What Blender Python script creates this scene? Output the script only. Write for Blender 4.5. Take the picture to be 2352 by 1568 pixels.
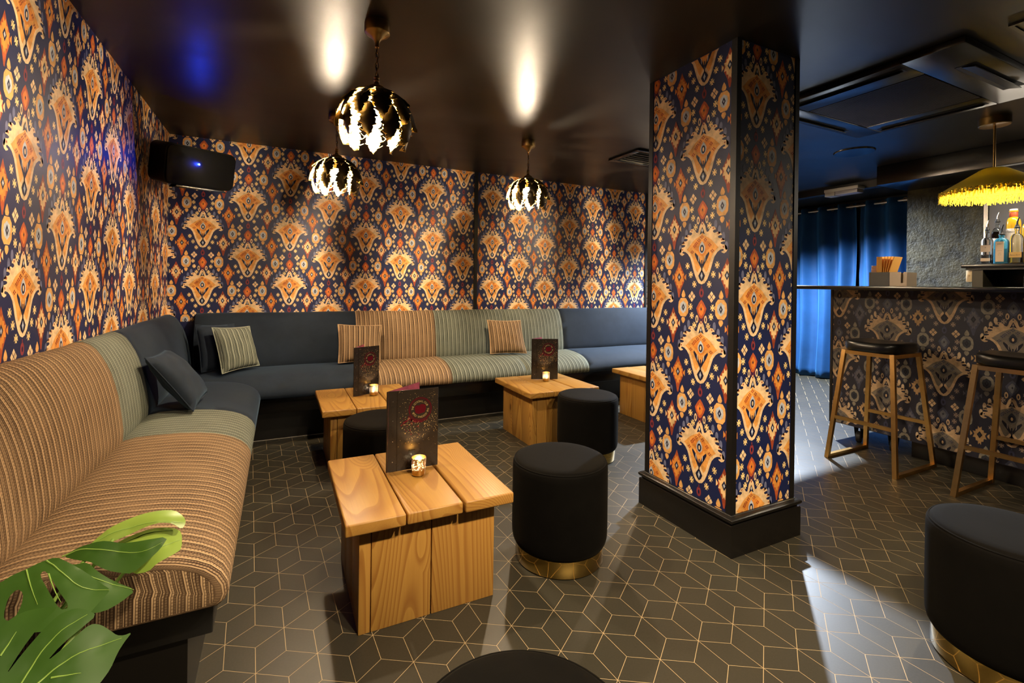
import bpy, bmesh, math, random
from mathutils import Vector, Matrix, geometry
PI = math.pi
R = random.Random(7)
for o in list(bpy.data.objects): bpy.data.objects.remove(o)
S = bpy.context.scene
COL = S.collection

# ------------------------------------------------------------------ camera, world, exposure
cd = bpy.data.cameras.new('camera'); cam = bpy.data.objects.new('camera', cd); COL.objects.link(cam)
cd.sensor_width = 36; cd.lens = 1084.23/2352*36
cd.shift_x = 0.0; cd.shift_y = -(784-652.95)/2352
cd.clip_start = 0.05
cr = Vector((0.89731, -0.44119, 0.013435)); cu = Vector((-0.011527, 0.007006, 0.99991)); cf = Vector((0.44124, 0.89739, -0.0012))
cam.matrix_world = Matrix(((cr.x, cu.x, -cf.x, 0), (cr.y, cu.y, -cf.y, 0), (cr.z, cu.z, -cf.z, 1.1), (0, 0, 0, 1)))
S.camera = cam
w = bpy.data.worlds.new('world'); S.world = w; w.use_nodes = True
w.node_tree.nodes['Background'].inputs[0].default_value = (0.5, 0.42, 0.36, 1)
w.node_tree.nodes['Background'].inputs[1].default_value = 0.0
S.view_settings.view_transform = 'Standard'; S.view_settings.look = 'None'
S.view_settings.exposure = 0.75; S.view_settings.gamma = 1.0; S.view_settings.use_curve_mapping = False
S.cycles.use_denoising = True
S.cycles.sample_clamp_indirect = 4.0
S.cycles.max_bounces = 8
S.cycles.caustics_refractive = False
S.cycles.caustics_reflective = False
WARM = (1.0, 0.79, 0.54)
def spot(name, loc, target, power, angle, col=WARM, blend=0.5, r=0.04):
    l = bpy.data.lights.new(name, 'SPOT'); l.energy = power; l.color = col; l.spot_size = math.radians(angle)
    l.spot_blend = blend; l.shadow_soft_size = r
    o = bpy.data.objects.new(name, l); COL.objects.link(o); o.location = loc
    o.rotation_euler = (Vector(target)-Vector(loc)).to_track_quat('-Z', 'Y').to_euler()
    return o
BULB = 1750.0          # radiance of the pendant bulbs
# pendant lamps of the same row behind the camera (outside the frame): downward light out of their shades
spot('spot_lamp_near', (0.62, 0.10, 1.80), (0.58, 0.45, 0.0), 85, 142, blend=0.9)
spot('spot_lamp_middle', (1.10, 0.10, 1.80), (1.18, 0.40, 0.0), 110, 140, blend=0.9)
spot('spot_lamp_bar', (2.35, 0.20, 1.85), (2.6, 0.6, 0.0), 14, 130, blend=0.6)
# cool downlight in the passage in front of the curtain
spot('spot_lamp_passage', (4.70, 3.45, 2.10), (4.65, 3.00, 0.0), 850, 142, col=(0.74, 0.85, 1.0), blend=0.6)

# ------------------------------------------------------------------ helpers
def lin(r, g, b):
    f = lambda c: (c/255/12.92) if c/255 <= 0.04045 else ((c/255+0.055)/1.055)**2.4
    return (f(r), f(g), f(b))
class MB:
    def __init__(s): s.v = []; s.f = []; s.m = []; s.uv = {}; s.col = {}
    def add(s, verts, faces, mi=0, uvs=None, col=None):
        b = len(s.v); s.v += [tuple(p) for p in verts]
        for k, fc in enumerate(faces):
            s.f.append(tuple(b+i for i in fc)); s.m.append(mi)
            if uvs is not None: s.uv[len(s.f)-1] = [uvs[i] for i in fc]
            if col is not None: s.col[len(s.f)-1] = col
        return s
    def box(s, x0, x1, y0, y1, z0, z1, mi=0):
        return s.add([(x0,y0,z0),(x1,y0,z0),(x1,y1,z0),(x0,y1,z0),(x0,y0,z1),(x1,y0,z1),(x1,y1,z1),(x0,y1,z1)],
              [(3,2,1,0),(4,5,6,7),(0,1,5,4),(1,2,6,5),(2,3,7,6),(3,0,4,7)], mi)
    def lathe(s, prof, n=24, c=(0,0,0), mi=0, closed=False):
        vs = []; fs = []
        for r, z in prof:
            for k in range(n):
                a = 2*PI*k/n; vs.append((c[0]+r*math.cos(a), c[1]+r*math.sin(a), c[2]+z))
        m = len(prof)
        for i in range(m-1):
            for k in range(n):
                k2 = (k+1) % n; fs.append((i*n+k, i*n+k2, (i+1)*n+k2, (i+1)*n+k))
        if not closed:
            if prof[0][0] > 1e-5: fs.append(tuple(reversed(range(n))))
            if prof[-1][0] > 1e-5: fs.append(tuple((m-1)*n+k for k in range(n)))
        return s.add(vs, fs, mi)
    def tube(s, pts, r, n=8, mi=0, closed=False, square=False, up=None):
        pts = [Vector(p) for p in pts]; vs = []; fs = []; m = len(pts)
        prev = None
        for i, p in enumerate(pts):
            if closed: t = (pts[(i+1) % m]-pts[i-1]).normalized()
            else: t = (pts[min(i+1, m-1)]-pts[max(i-1, 0)]).normalized()
            if prev is None:
                a = Vector(up) if up else (Vector((0,0,1)) if abs(t.z) < 0.9 else Vector((1,0,0)))
                x = (a-t*a.dot(t)).normalized()
            else: x = (prev-t*prev.dot(t)).normalized()
            prev = x; y = t.cross(x); rr = r[i] if isinstance(r, (list, tuple)) else r
            for k in range(n):
                a = 2*PI*(k+0.5)/n; q = rr*(1.4142 if square else 1)
                vs.append(p+x*(q*math.cos(a))+y*(q*math.sin(a)))
        for i in range(m if closed else m-1):
            j = (i+1) % m
            for k in range(n):
                k2 = (k+1) % n; fs.append((i*n+k, i*n+k2, j*n+k2, j*n+k))
        if not closed: fs += [tuple(reversed(range(n))), tuple((m-1)*n+k for k in range(n))]
        return s.add(vs, fs, mi)
    def prism(s, poly, h, frame=None, mi=0):
        """flat outline (a, b) pushed out by h along the frame's normal; frame = (origin, ex, ey)"""
        o, ex, ey = frame if frame else (Vector((0,0,0)), Vector((1,0,0)), Vector((0,1,0)))
        o = Vector(o); ex = Vector(ex); ey = Vector(ey); n = ex.cross(ey).normalized(); k = len(poly)
        vs = [o+ex*a+ey*b for a, b in poly]+[o+ex*a+ey*b+n*h for a, b in poly]
        fs = [tuple(reversed(range(k))), tuple(range(k, 2*k))]+[(i, (i+1) % k, k+(i+1) % k, k+i) for i in range(k)]
        return s.add(vs, fs, mi)
    def build(s, name, mat, parent=None, smooth=False, bevel=0.0, seg=2, label=None, local=False, angle=40):
        me = bpy.data.meshes.new(name)
        off = Vector((0,0,0))
        if parent is not None and not local:
            q = parent
            while q is not None: off += q.location; q = q.parent
        me.from_pydata([tuple(Vector(p)-off) for p in s.v], [], s.f)
        for mm in (mat if isinstance(mat, (list, tuple)) else [mat]): me.materials.append(mm)
        me.polygons.foreach_set('material_index', s.m)
        if s.uv:
            ul = me.uv_layers.new(name='UVMap')
            for fi, u in s.uv.items():
                for li, q in zip(me.polygons[fi].loop_indices, u): ul.data[li].uv = q
        if s.col:
            ca = me.color_attributes.new('ink', 'FLOAT_COLOR', 'CORNER')
            for fi, c in s.col.items():
                for li in me.polygons[fi].loop_indices: ca.data[li].color = (*c, 1)
        if bevel > 0:
            bm = bmesh.new(); bm.from_mesh(me)
            bmesh.ops.remove_doubles(bm, verts=bm.verts, dist=1e-6)
            ed = [e for e in bm.edges if len(e.link_faces) == 2 and e.calc_face_angle(0) > 0.6]
            bmesh.ops.bevel(bm, geom=ed, offset=bevel, segments=seg, affect='EDGES', profile=0.5, clamp_overlap=True)
            bm.to_mesh(me); bm.free(); smooth = True
        if smooth:
            me.shade_smooth()
            me.set_sharp_from_angle(angle=math.radians(angle))
        me.update()
        o = bpy.data.objects.new(name, me); COL.objects.link(o)
        if parent is not None: o.parent = parent
        if label: o['label'] = label
        return o
def tag(o, label=None, cat=None, group=None, kind=None):
    if label: o['label'] = label
    if cat: o['category'] = cat
    if group: o['group'] = group
    if kind: o['kind'] = kind
    return o
def thing(name, label, cat, loc=(0,0,0), group=None):
    o = bpy.data.objects.new(name, None); COL.objects.link(o); o.location = loc; o.empty_display_size = 0.05
    return tag(o, label, cat, group)
def copy_tree(o, parent=None):
    kids = list(o.children)
    c = o.copy(); COL.objects.link(c)
    if parent is not None: c.parent = parent
    for k in kids: copy_tree(k, c)
    return c

# ------------------------------------------------------------------ materials
class NT:
    def __init__(s, name):
        s.m = bpy.data.materials.new(name); s.m.use_nodes = True; s.t = s.m.node_tree
        s.b = s.t.nodes['Principled BSDF']; s.out = s.t.nodes['Material Output']
    def n(s, ty, **kw):
        nd = s.t.nodes.new(ty)
        for k, v in kw.items():
            if k.startswith('i_'):
                key = k[2:]; nd.inputs[int(key) if key.isdigit() else key].default_value = v
            else: setattr(nd, k, v)
        return nd
    def l(s, a, b): s.t.links.new(a, b)
    def math(s, op, a, b=None, c=None, clamp=False):
        nd = s.n('ShaderNodeMath', operation=op); nd.use_clamp = clamp
        for i, q in enumerate((a, b, c)):
            if q is None: continue
            if isinstance(q, (int, float)): nd.inputs[i].default_value = q
            else: s.l(q, nd.inputs[i])
        return nd.outputs[0]
    def mix(s, fac, a, b, blend='MIX'):
        nd = s.n('ShaderNodeMix', data_type='RGBA', blend_type=blend)
        for sock, q in ((nd.inputs[0], fac), (nd.inputs[6], a), (nd.inputs[7], b)):
            if isinstance(q, (int, float)): sock.default_value = q
            elif isinstance(q, tuple): sock.default_value = (*q[:3], 1)
            else: s.l(q, sock)
        return nd.outputs[2]
    def ramp(s, fac, stops, interp='LINEAR'):
        nd = s.n('ShaderNodeValToRGB'); cr_ = nd.color_ramp; cr_.interpolation = interp
        while len(cr_.elements) > 1: cr_.elements.remove(cr_.elements[-1])
        for i, (p, c) in enumerate(stops):
            e = cr_.elements[0] if i == 0 else cr_.elements.new(p)
            e.position = p; e.color = (*c[:3], 1) if isinstance(c, tuple) else (c, c, c, 1)
        s.l(fac, nd.inputs[0]); return nd.outputs[0]
    def noise(s, vec, scale, detail=4, rough=0.55):
        nd = s.n('ShaderNodeTexNoise', i_Scale=scale, i_Detail=detail, i_Roughness=rough)
        if vec is not None: s.l(vec, nd.inputs['Vector'])
        return nd.outputs['Fac']
    def coords(s, kind='Object'): return s.n('ShaderNodeTexCoord').outputs[kind]
    def bump(s, h, strength=0.3, dist=0.002):
        nd = s.n('ShaderNodeBump', i_Strength=strength, i_Distance=dist); s.l(h, nd.inputs['Height']); s.l(nd.outputs[0], s.b.inputs['Normal'])
    def set(s, **kw):
        for k, v in kw.items():
            sock = s.b.inputs[k.replace('_', ' ')]
            if isinstance(v, (int, float)): sock.default_value = v
            elif isinstance(v, tuple): sock.default_value = (*v[:3], 1)
            else: s.l(v, sock)
        return s
def plain(name, col, rough=0.5, metal=0.0, var=0.0, scale=20, bump=0.0, bscale=60, **kw):
    t = NT(name); t.set(Roughness=rough, Metallic=metal)
    co = t.coords()
    if var > 0:
        f = t.noise(co, scale)
        t.set(Base_Color=t.mix(f, tuple(c*(1-var) for c in col), tuple(min(1, c*(1+var)) for c in col)))
    else: t.set(Base_Color=col)
    if bump > 0: t.bump(t.noise(co, bscale), bump)
    t.set(**kw)
    return t.m
def emit(name, col, strength):
    t = NT(name); t.set(Base_Color=(0, 0, 0), Emission_Color=col, Emission_Strength=strength); return t.m
M = {}
M['black_paint'] = plain('black_paint', (0.006, 0.005, 0.0045), 0.42, var=0.4, bump=0.15, bscale=90)
M['black_gloss'] = plain('black_gloss', (0.004, 0.0035, 0.003), 0.22, var=0.3, bump=0.06, bscale=40)
M['skirting'] = plain('skirting', (0.006, 0.005, 0.004), 0.33, bump=0.08, bscale=60)
M['brass'] = plain('brass', (0.62, 0.42, 0.16), 0.22, 1.0, var=0.1, bump=0.03, bscale=30)
M['brass_dull'] = plain('brass_dull', (0.34, 0.21, 0.07), 0.34, 1.0, var=0.2, bump=0.05, bscale=80)
M['stool_metal'] = plain('stool_metal', (0.66, 0.40, 0.13), 0.30, 1.0, var=0.25, bump=0.05, bscale=60)
M['chrome'] = plain('chrome', (0.6, 0.58, 0.55), 0.25, 1.0)
M['rubber'] = plain('rubber', (0.008, 0.008, 0.008), 0.6)
# ceiling: glossy black paint with roller and trowel marks
t = NT('ceiling_paint'); co = t.coords()
mp = t.n('ShaderNodeMapping', i_Scale=(1.0, 2.2, 1)); t.l(co, mp.inputs[0])
n1 = t.noise(mp.outputs[0], 3.0, 2, 0.45); n2 = t.noise(co, 45, 2)
t.set(Base_Color=t.mix(n1, (0.006, 0.005, 0.0035), (0.013, 0.0105, 0.0075)), Roughness=t.math('MULTIPLY_ADD', n1, 0.10, 0.33), Specular_IOR_Level=0.42)
t.bump(t.math('MULTIPLY_ADD', n2, 0.10, n1), 0.10, 0.006); M['ceiling'] = t.m
# tiles
t = NT('tile_face'); oi = t.n('ShaderNodeObjectInfo').outputs['Random']; co = t.n('ShaderNodeNewGeometry').outputs['Position']
n1 = t.noise(co, 2.2, 5); n2 = t.noise(co, 160, 2)
c = t.mix(n1, (0.017, 0.0155, 0.0095), (0.033, 0.0295, 0.019)); c = t.mix(t.math('MULTIPLY', n2, 0.35), c, (0.075, 0.066, 0.048))
t.set(Base_Color=c, Roughness=t.math('MULTIPLY_ADD', n1, 0.12, 0.36), Specular_IOR_Level=0.45); t.bump(n2, 0.12, 0.0006); M['tile'] = t.m
M['grout'] = plain('grout', (0.42, 0.31, 0.165), 0.6, var=0.12, scale=8)
# wood
def wood(name, axis):
    t = NT(name); co = t.coords(); rnd = t.n('ShaderNodeObjectInfo').outputs['Random']
    off = t.n('ShaderNodeCombineXYZ'); 
    for k, q in enumerate((13.1, 7.7, 23.3)): t.l(t.math('MULTIPLY', rnd, q), off.inputs[k])
    va = t.n('ShaderNodeVectorMath', operation='ADD'); t.l(co, va.inputs[0]); t.l(off.outputs[0], va.inputs[1])
    sc = [1, 1, 1]; sc[axis] = 0.10
    mp = t.n('ShaderNodeMapping', i_Scale=tuple(sc)); t.l(va.outputs[0], mp.inputs[0])
    d = t.n('ShaderNodeTexNoise', i_Scale=3.4, i_Detail=1.0); t.l(mp.outputs[0], d.inputs['Vector'])
    # knots bend the rings
    sk = [1, 1, 1]; sk[axis] = 0.45
    mk = t.n('ShaderNodeMapping', i_Scale=tuple(sk)); t.l(va.outputs[0], mk.inputs[0])
    vo = t.n('ShaderNodeTexVoronoi', i_Scale=4.0); t.l(mk.outputs[0], vo.inputs['Vector'])
    kn = t.ramp(vo.outputs['Distance'], [(0.0, 1.0), (0.05, 0.95), (0.075, 0.3), (0.17, 0.0)])
    bend = t.math('MULTIPLY', t.ramp(vo.outputs['Distance'], [(0, 1.0), (0.30, 0.0)]), 0.8)
    ph = t.math('ADD', t.math('MULTIPLY', d.outputs['Fac'], 5.2), bend)
    ring = t.math('FRACT', t.math('MULTIPLY', ph, 8.0))
    ringc = t.ramp(ring, [(0, 0.0), (0.55, 0.35), (0.85, 1.0), (0.97, 0.75), (1.0, 0.0)])
    sf = [90, 90, 90]; sf[axis] = 3
    mf = t.n('ShaderNodeMapping', i_Scale=tuple(sf)); t.l(va.outputs[0], mf.inputs[0])
    fine = t.noise(mf.outputs[0], 2.0, 3)
    cl = t.mix(ringc, (0.48, 0.27, 0.055), (0.27, 0.118, 0.020))
    cl = t.mix(t.math('MULTIPLY', fine, 0.45), cl, (0.22, 0.092, 0.020))
    cl = t.mix(t.math('MULTIPLY', rnd, 0.35), cl, (0.36, 0.165, 0.035))
    cl = t.mix(kn, cl, (0.055, 0.018, 0.005))
    t.set(Base_Color=cl, Roughness=0.42, Specular_IOR_Level=0.4)
    t.bump(t.math('ADD', t.math('MULTIPLY', ringc, -0.5), t.math('MULTIPLY', fine, -0.6)), 0.25, 0.0012)
    return t.m
M['wood_y'] = wood('pine_lengthwise', 1); M['wood_z'] = wood('pine_upright', 2)
# velvets
def velvet(name, col, sheen=0.5, rough=0.85, sc=9, tint=None, var=0.45, spec=0.25):
    t = NT(name); co = t.coords(); n1 = t.noise(co, sc, 5, 0.6); n2 = t.noise(co, 420, 2)
    c = t.mix(n1, tuple(q*(1-var) for q in col), tuple(q*(1+var) for q in col))
    t.set(Base_Color=c, Roughness=rough, Sheen_Weight=sheen, Sheen_Roughness=0.45, Sheen_Tint=tint or tuple(min(1, q*9+0.05) for q in col), Specular_IOR_Level=spec)
    t.bump(n2, 0.15, 0.0008); return t.m
M['navy'] = velvet('navy_velvet', (0.0115, 0.0180, 0.030), 0.25, tint=(0.22, 0.36, 0.55))
M['pouf'] = velvet('black_velvet', (0.0026, 0.0022, 0.0017), 0.03, tint=(0.4, 0.36, 0.28), sc=14, spec=0.06)
M['curtain'] = velvet('blue_velvet', (0.006, 0.045, 0.14), 0.45, tint=(0.12, 0.4, 0.8), sc=4, rough=0.7)
# woven stripe: solid cords, chain stitched cords and dark weave; UV in metres (u across the stripes, v along them)
def stripes(name, dark, mid, light, period=0.036):
    t = NT(name); uv = t.n('ShaderNodeSeparateXYZ'); t.l(t.coords('UV'), uv.inputs[0])
    u, v = uv.outputs[0], uv.outputs[1]; co = t.coords()
    ft = t.math('FRACT', t.math('DIVIDE', u, period))
    cord = t.ramp(ft, [(0, 0.0), (0.02, 0.0), (0.05, 1.0), (0.13, 1.0), (0.16, 0.0), (0.47, 0.0), (0.49, 0.7), (0.545, 0.7), (0.56, 0.0), (1, 0.0)])
    ch1 = t.ramp(ft, [(0, 0), (0.17, 0), (0.19, 0.9), (0.29, 0.9), (0.31, 0), (0.61, 0), (0.63, 0.6), (0.72, 0.6), (0.74, 0), (1, 0)])
    ch2 = t.ramp(ft, [(0, 0), (0.33, 0), (0.35, 0.22), (0.44, 0.22), (0.46, 0), (0.80, 0), (0.82, 0.30), (0.93, 0.30), (0.95, 0), (1, 0)])
    s1 = t.math('GREATER_THAN', t.math('SINE', t.math('MULTIPLY', v, 2*PI/0.0085)), -0.25)
    s2 = t.math('GREATER_THAN', t.math('SINE', t.math('MULTIPLY_ADD', v, 2*PI/0.0065, 1.2)), 0.1)
    f = t.math('MAXIMUM', cord, t.math('MAXIMUM', t.math('MULTIPLY', ch1, t.math('MULTIPLY_ADD', s1, 0.5, 0.5)), t.math('MULTIPLY', ch2, t.math('MULTIPLY_ADD', s2, 0.6, 0.4))))
    nz = t.noise(co, 7, 5, 0.6); wv = t.noise(co, 500, 2)
    dk = t.mix(t.math('MULTIPLY', wv, 0.6), dark, mid)
    c = t.mix(f, dk, light); c = t.mix(t.math('MULTIPLY', t.ramp(nz, [(0.4, 0.0), (0.75, 1.0)]), 0.45), c, t.mix(0.5, mid, light))
    t.set(Base_Color=c, Roughness=0.8, Sheen_Weight=0.12, Sheen_Roughness=0.4, Sheen_Tint=light, Specular_IOR_Level=0.2)
    t.bump(t.math('MULTIPLY_ADD', wv, 0.25, f), 0.55, 0.0022); return t.m
M['brown_stripe'] = stripes('brown_stripe', (0.010, 0.004, 0.002), (0.072, 0.029, 0.011), (0.56, 0.375, 0.20))
M['green_stripe'] = stripes('green_stripe', (0.011, 0.014, 0.011), (0.070, 0.080, 0.062), (0.33, 0.35, 0.27))
# wallpaper ink: colour of each printed shape with watercolour mottling
def ink(name, rough=0.55):
    t = NT(name); ca = t.n('ShaderNodeVertexColor', layer_name='ink').outputs[0]; co = t.coords()
    n1 = t.noise(co, 34, 4, 0.6)
    k = t.ramp(n1, [(0.25, 0.62), (0.5, 1.0), (0.75, 1.28)])
    t.set(Base_Color=t.mix(1.0, ca, k, 'MULTIPLY'), Roughness=rough, Specular_IOR_Level=0.35); return t.m
M['ink'] = ink('wallpaper_ink')
M['paper'] = plain('wallpaper_ground', (0.0075, 0.0135, 0.068), 0.5, var=0.25, scale=5)
M['paper_dark'] = plain('bar_wallpaper_ground', (0.011, 0.011, 0.024), 0.5, var=0.25, scale=5)
# plaster
t = NT('dark_plaster'); co = t.coords(); n1 = t.noise(co, 7, 8, 0.68); n2 = t.noise(co, 38, 5, 0.7)
t.set(Base_Color=t.mix(t.ramp(n1, [(0.35, 0.0), (0.65, 1.0)]), (0.020, 0.0165, 0.008), (0.085, 0.070, 0.030)), Roughness=0.6, Specular_IOR_Level=0.2)
t.bump(t.math('MULTIPLY_ADD', n2, 0.6, n1), 0.8, 0.02); M['plaster'] = t.m
t = NT('brick_face'); co = t.coords(); rnd = t.n('ShaderNodeObjectInfo').outputs['Random']
t.set(Base_Color=t.mix(rnd, (0.22, 0.13, 0.07), (0.42, 0.31, 0.2)), Roughness=0.85); t.bump(t.noise(co, 60, 5), 0.6, 0.004); M['brick'] = t.m
M['mortar'] = plain('mortar', (0.12, 0.1, 0.08), 0.9)
# ================================================================== the room
WX, BY, CZ = -0.708, 4.047, 2.1214
X1, Y0 = 6.1, -2.6
def struct(name, mb, mat, parent=None, **kw): return tag(mb.build(name, mat, parent, **kw), kind='structure')

# ---- floor: tan grout bed with rhombus tiles standing flush on it
floor = struct('floor', MB().box(WX-0.1, X1, Y0, 5.0, -0.06, -0.0003), M['grout'])
TP = Vector((1.1632, 1.3699)); TU = Vector((0.1605, 0.0045)); TV = Vector((-0.0725, -0.1611))
def campx(p):
    d = Vector(p)-Vector((0, 0, 1.1)); z = d.dot(cf)
    return (1176+1084.23*d.dot(cr)/z, 652.95-1084.23*d.dot(cu)/z, z) if z > 0.15 else None
rh = []
for i in range(-70, 75):
    for j in range(-60, 60):
        P = TP+TU*i+TV*j
        if not (WX-0.2 < P.x < X1+0.1 and -1.0 < P.y < 5.1): continue
        W_ = P+TU+TV
        cA = (P+(P+TU)+W_)/3; cB = (P+(P+TV)+W_)/3             # centroids of the two triangles of this cell
        cl_ = (P+(P+TU)+(P-TV))/3                               # triangle below the edge P-U
        cr2 = (P+(P+TV)+(P-TU))/3
        for q in ((P, cA, W_, cB), (P, cA, P+TU, cl_), (P, cB, P+TV, cr2)):
            c = sum(q, Vector((0, 0)))/4
            if WX < c.x < X1-0.05 and -0.9 < c.y < 4.95: rh.append((c, q))
def inset(q, g=0.0009):
    q = list(q); n = len(q)
    a = sum(q[k].x*q[(k+1) % n].y-q[(k+1) % n].x*q[k].y for k in range(n))
    if a < 0: q.reverse()
    out = []
    for k in range(n):
        e1 = (q[k]-q[k-1]).normalized(); e2 = (q[(k+1) % n]-q[k]).normalized()
        n1 = Vector((-e1.y, e1.x)); n2 = Vector((-e2.y, e2.x)); b = (n1+n2)
        out.append(q[k]+b*(g/(1+n1.dot(n2))))
    return out
BLK = [(0.23, 0.69, 1.515, 1.96), (1.69, 2.07, 1.33, 1.83), (-0.75, -0.2, 1.4, 4.1), (-0.75, 4.1, 3.67, 4.1)]
def score(c):
    p = campx((c.x, c.y, 0))
    if p is None or not (0 < p[0] < 2352 and 640 < p[1] < 1560): return 0
    if any(x0 < c.x < x1 and y0 < c.y < y1 for x0, x1, y0, y1 in BLK): return 0
    return (p[1]-653)**3/1e6/max(p[2], .3)**0
rh.sort(key=lambda t_: -score(t_[0]))
shapes = {}
rest = MB()
for k, (c, q) in enumerate(rh):
    pts = inset(q)
    if k < 300:
        d = (q[2]-q[0]); key = (round(d.x, 3), round(d.y, 3))
        if key not in shapes:
            mb = MB(); mb.prism([tuple(p-c) for p in pts], 0.0042, (Vector((0, 0, -0.0042)), (1, 0, 0), (0, 1, 0)))
            o = mb.build('tile', M['tile'], floor, local=True); shapes[key] = o
        else: o = shapes[key].copy(); COL.objects.link(o)
        o.location = (c.x, c.y, 0)
    else: rest.prism([tuple(p) for p in pts], 0.0042, (Vector((0, 0, -0.0042)), (1, 0, 0), (0, 1, 0)))
tag(rest.build('far_tiles', M['tile'], floor), kind='stuff', label='rhombus tiles of the far floor')

# ---- ceiling and plain walls
struct('ceiling', MB().box(WX-0.1, X1, Y0, 5.0, CZ, CZ+0.1), M['ceiling'])
wall_left = struct('wall_left', MB().box(WX-0.1, WX, Y0, BY+0.1, -0.06, CZ), M['paper'])
wall_back = struct('wall_back', MB().box(WX, 3.643, BY, BY+0.1, -0.06, CZ), M['paper'])
struct('wall_front', MB().box(WX, X1, Y0-0.1, Y0, -0.06, CZ), M['black_paint'])
struct('wall_right', MB().box(4.95, 5.08, Y0, 2.20, -0.06, CZ), M['plaster'])
struct('wall_far', MB().box(6.02, 6.12, 2.0, 5.0, -0.06, CZ), M['black_paint'])
struct('trim_1', MB().box(1.593, 1.627, BY-0.012, BY, 0.8, CZ), M['black_paint'])
struct('trim_2', MB().box(3.625, 3.655, BY-0.006, BY+0.1, 0.5, CZ), M['black_paint'])
struct('trim_3', MB().box(4.47, 4.95, -2.5, 2.205, 1.963, CZ), M['black_gloss'], bevel=0.004)      # downstand beam over the bar
struct('trim_4', MB().box(4.98, 5.06, 2.2, 4.6, 2.055, CZ), M['black_paint'])                      # shallow beam before the curtain
struct('trim_5', MB().box(4.935, 4.952, 1.665, 1.69, 1.0, 1.963), M['chrome'])
wb = struct('wall_passage', MB().box(3.643, X1, 4.62, 4.72, -0.06, CZ), M['mortar'])
bm0 = None
for r_ in range(22):
    for c_ in range(3):
        x0 = 3.66+c_*0.225+(0.11 if r_ % 2 else 0); z0 = 0.42+r_*0.075
        if bm0 is None:
            bm0 = MB().box(-0.105, 0.105, -0.012, 0.012, -0.0325, 0.0325).build('brick', M['brick'], wb, bevel=0.006, seg=1, local=True); o = bm0
        else: o = bm0.copy(); COL.objects.link(o)
        o.location = (x0+0.105, 4.62-R.uniform(0.0, 0.006), z0+0.0325)

# ---- wallpaper print: every printed shape of the repeat, laid on the paper
SX, SZ = 0.000603, 0.000722          # metres per unit of the pattern drawing (across, down)
def ell(cx, cy, rx, ry, n=12): return [(cx+rx*math.cos(2*PI*k/n), cy+ry*math.sin(2*PI*k/n)) for k in range(n)]
def dia(cx, cy, rx, ry): return [(cx, cy-ry), (cx+rx, cy), (cx, cy+ry), (cx-rx, cy)]
def mirror(h): return h+[(-x, y) for x, y in reversed(h) if abs(x) > 1e-6]
MOT = []       # (layer, colour key, outline)
def put(layer, key, pts): MOT.append((layer, key, [(x*SX, -y*SZ) for x, y in pts]))
kx, ky = 0.000532/SX, 0.000428/SZ
def md(pts): return [(x*kx, (y-632)*ky) for x, y in pts]        # medallion drawing -> pattern units (origin: its lower diamond)
half = [(0,98),(14,112),(28,140),(36,180),(44,205),(62,200),(70,180),(92,158),(118,160),(130,176),(130,192),(118,190),(104,200),(104,212),(120,222),(140,214),(165,214),(182,232),(186,250),(170,250),(150,258),(152,270),(168,278),(190,276),(208,290),(216,312),(200,310),(176,318),(178,330),(195,338),(215,340),(233,362),(238,390),(228,412),(208,424),(186,414),(184,404),(200,400),(206,390),(196,380),(170,388),(145,410),(120,450),(105,500),(90,560),(75,610),(55,665),(30,705),(0,718)]
put(0, 'cream', md(mirror(half)))
put(1, 'orange', md(mirror([(0,205),(14,232),(42,250),(62,262),(86,280),(104,300),(128,330),(146,352),(160,362),(138,384),(112,414),(92,460),(76,520),(60,575),(42,600),(22,560),(0,520)])))
put(2, 'deep', md(mirror([(0,300),(40,285),(78,312),(96,340),(70,372),(44,384),(30,420),(0,440)])))
for s_ in (1, -1):
    f = lambda pts: md([(s_*x, y) for x, y in pts])
    put(3, 'ground', f([(68,398),(72,420),(55,464),(26,520),(7,560),(5,520),(16,490),(28,452),(46,424)]))
    put(4, 'white', f([(30,440),(36,436),(34,480),(27,500)]))
    for cx_, cy_ in ((128,138),(164,196),(202,262),(228,352)): put(0, 'leaf', f(ell(cx_, cy_, 15, 42, 10)))
    for cx_, cy_ in ((32,280),(74,333),(100,392),(-2,250) if s_ == 1 else (58,308)):
        for dx_, dy_ in ((0,-11),(11,0),(0,11),(-11,0)): put(3, 'red', f(dia(cx_+dx_, cy_+dy_, 6.5, 9)))
    for cx_, cy_ in ((106,176),(152,232),(188,294),(202,362)): put(2, 'red', f(dia(cx_, cy_, 7, 12)))
    put(3, 'ground', f([(0,478),(5,478),(5,600),(0,600)]))
put(3, 'ground', md([(0,148),(13,185),(26,226),(0,208),(-26,226),(-13,185)]))
put(4, 'white', md(dia(0, 186, 7, 20))); put(4, 'red', md(dia(0, 120, 7, 12)))
put(3, 'halo', md([(0,290),(18,318),(30,350),(28,385),(14,408),(0,416),(-14,408),(-28,385),(-30,350),(-18,318)])); put(4, 'ground', md(ell(0, 366, 20, 40, 14))); put(5, 'cream', md(ell(0, 366, 9, 22, 10)))
put(3, 'ground', md([(0,570),(18,600),(34,632),(20,668),(0,690),(-20,668),(-34,632),(-18,600)])); put(4, 'halo', md([(0,596),(6,618),(12,632),(5,650),(0,668),(-5,650),(-12,632),(-6,618)]))
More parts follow.
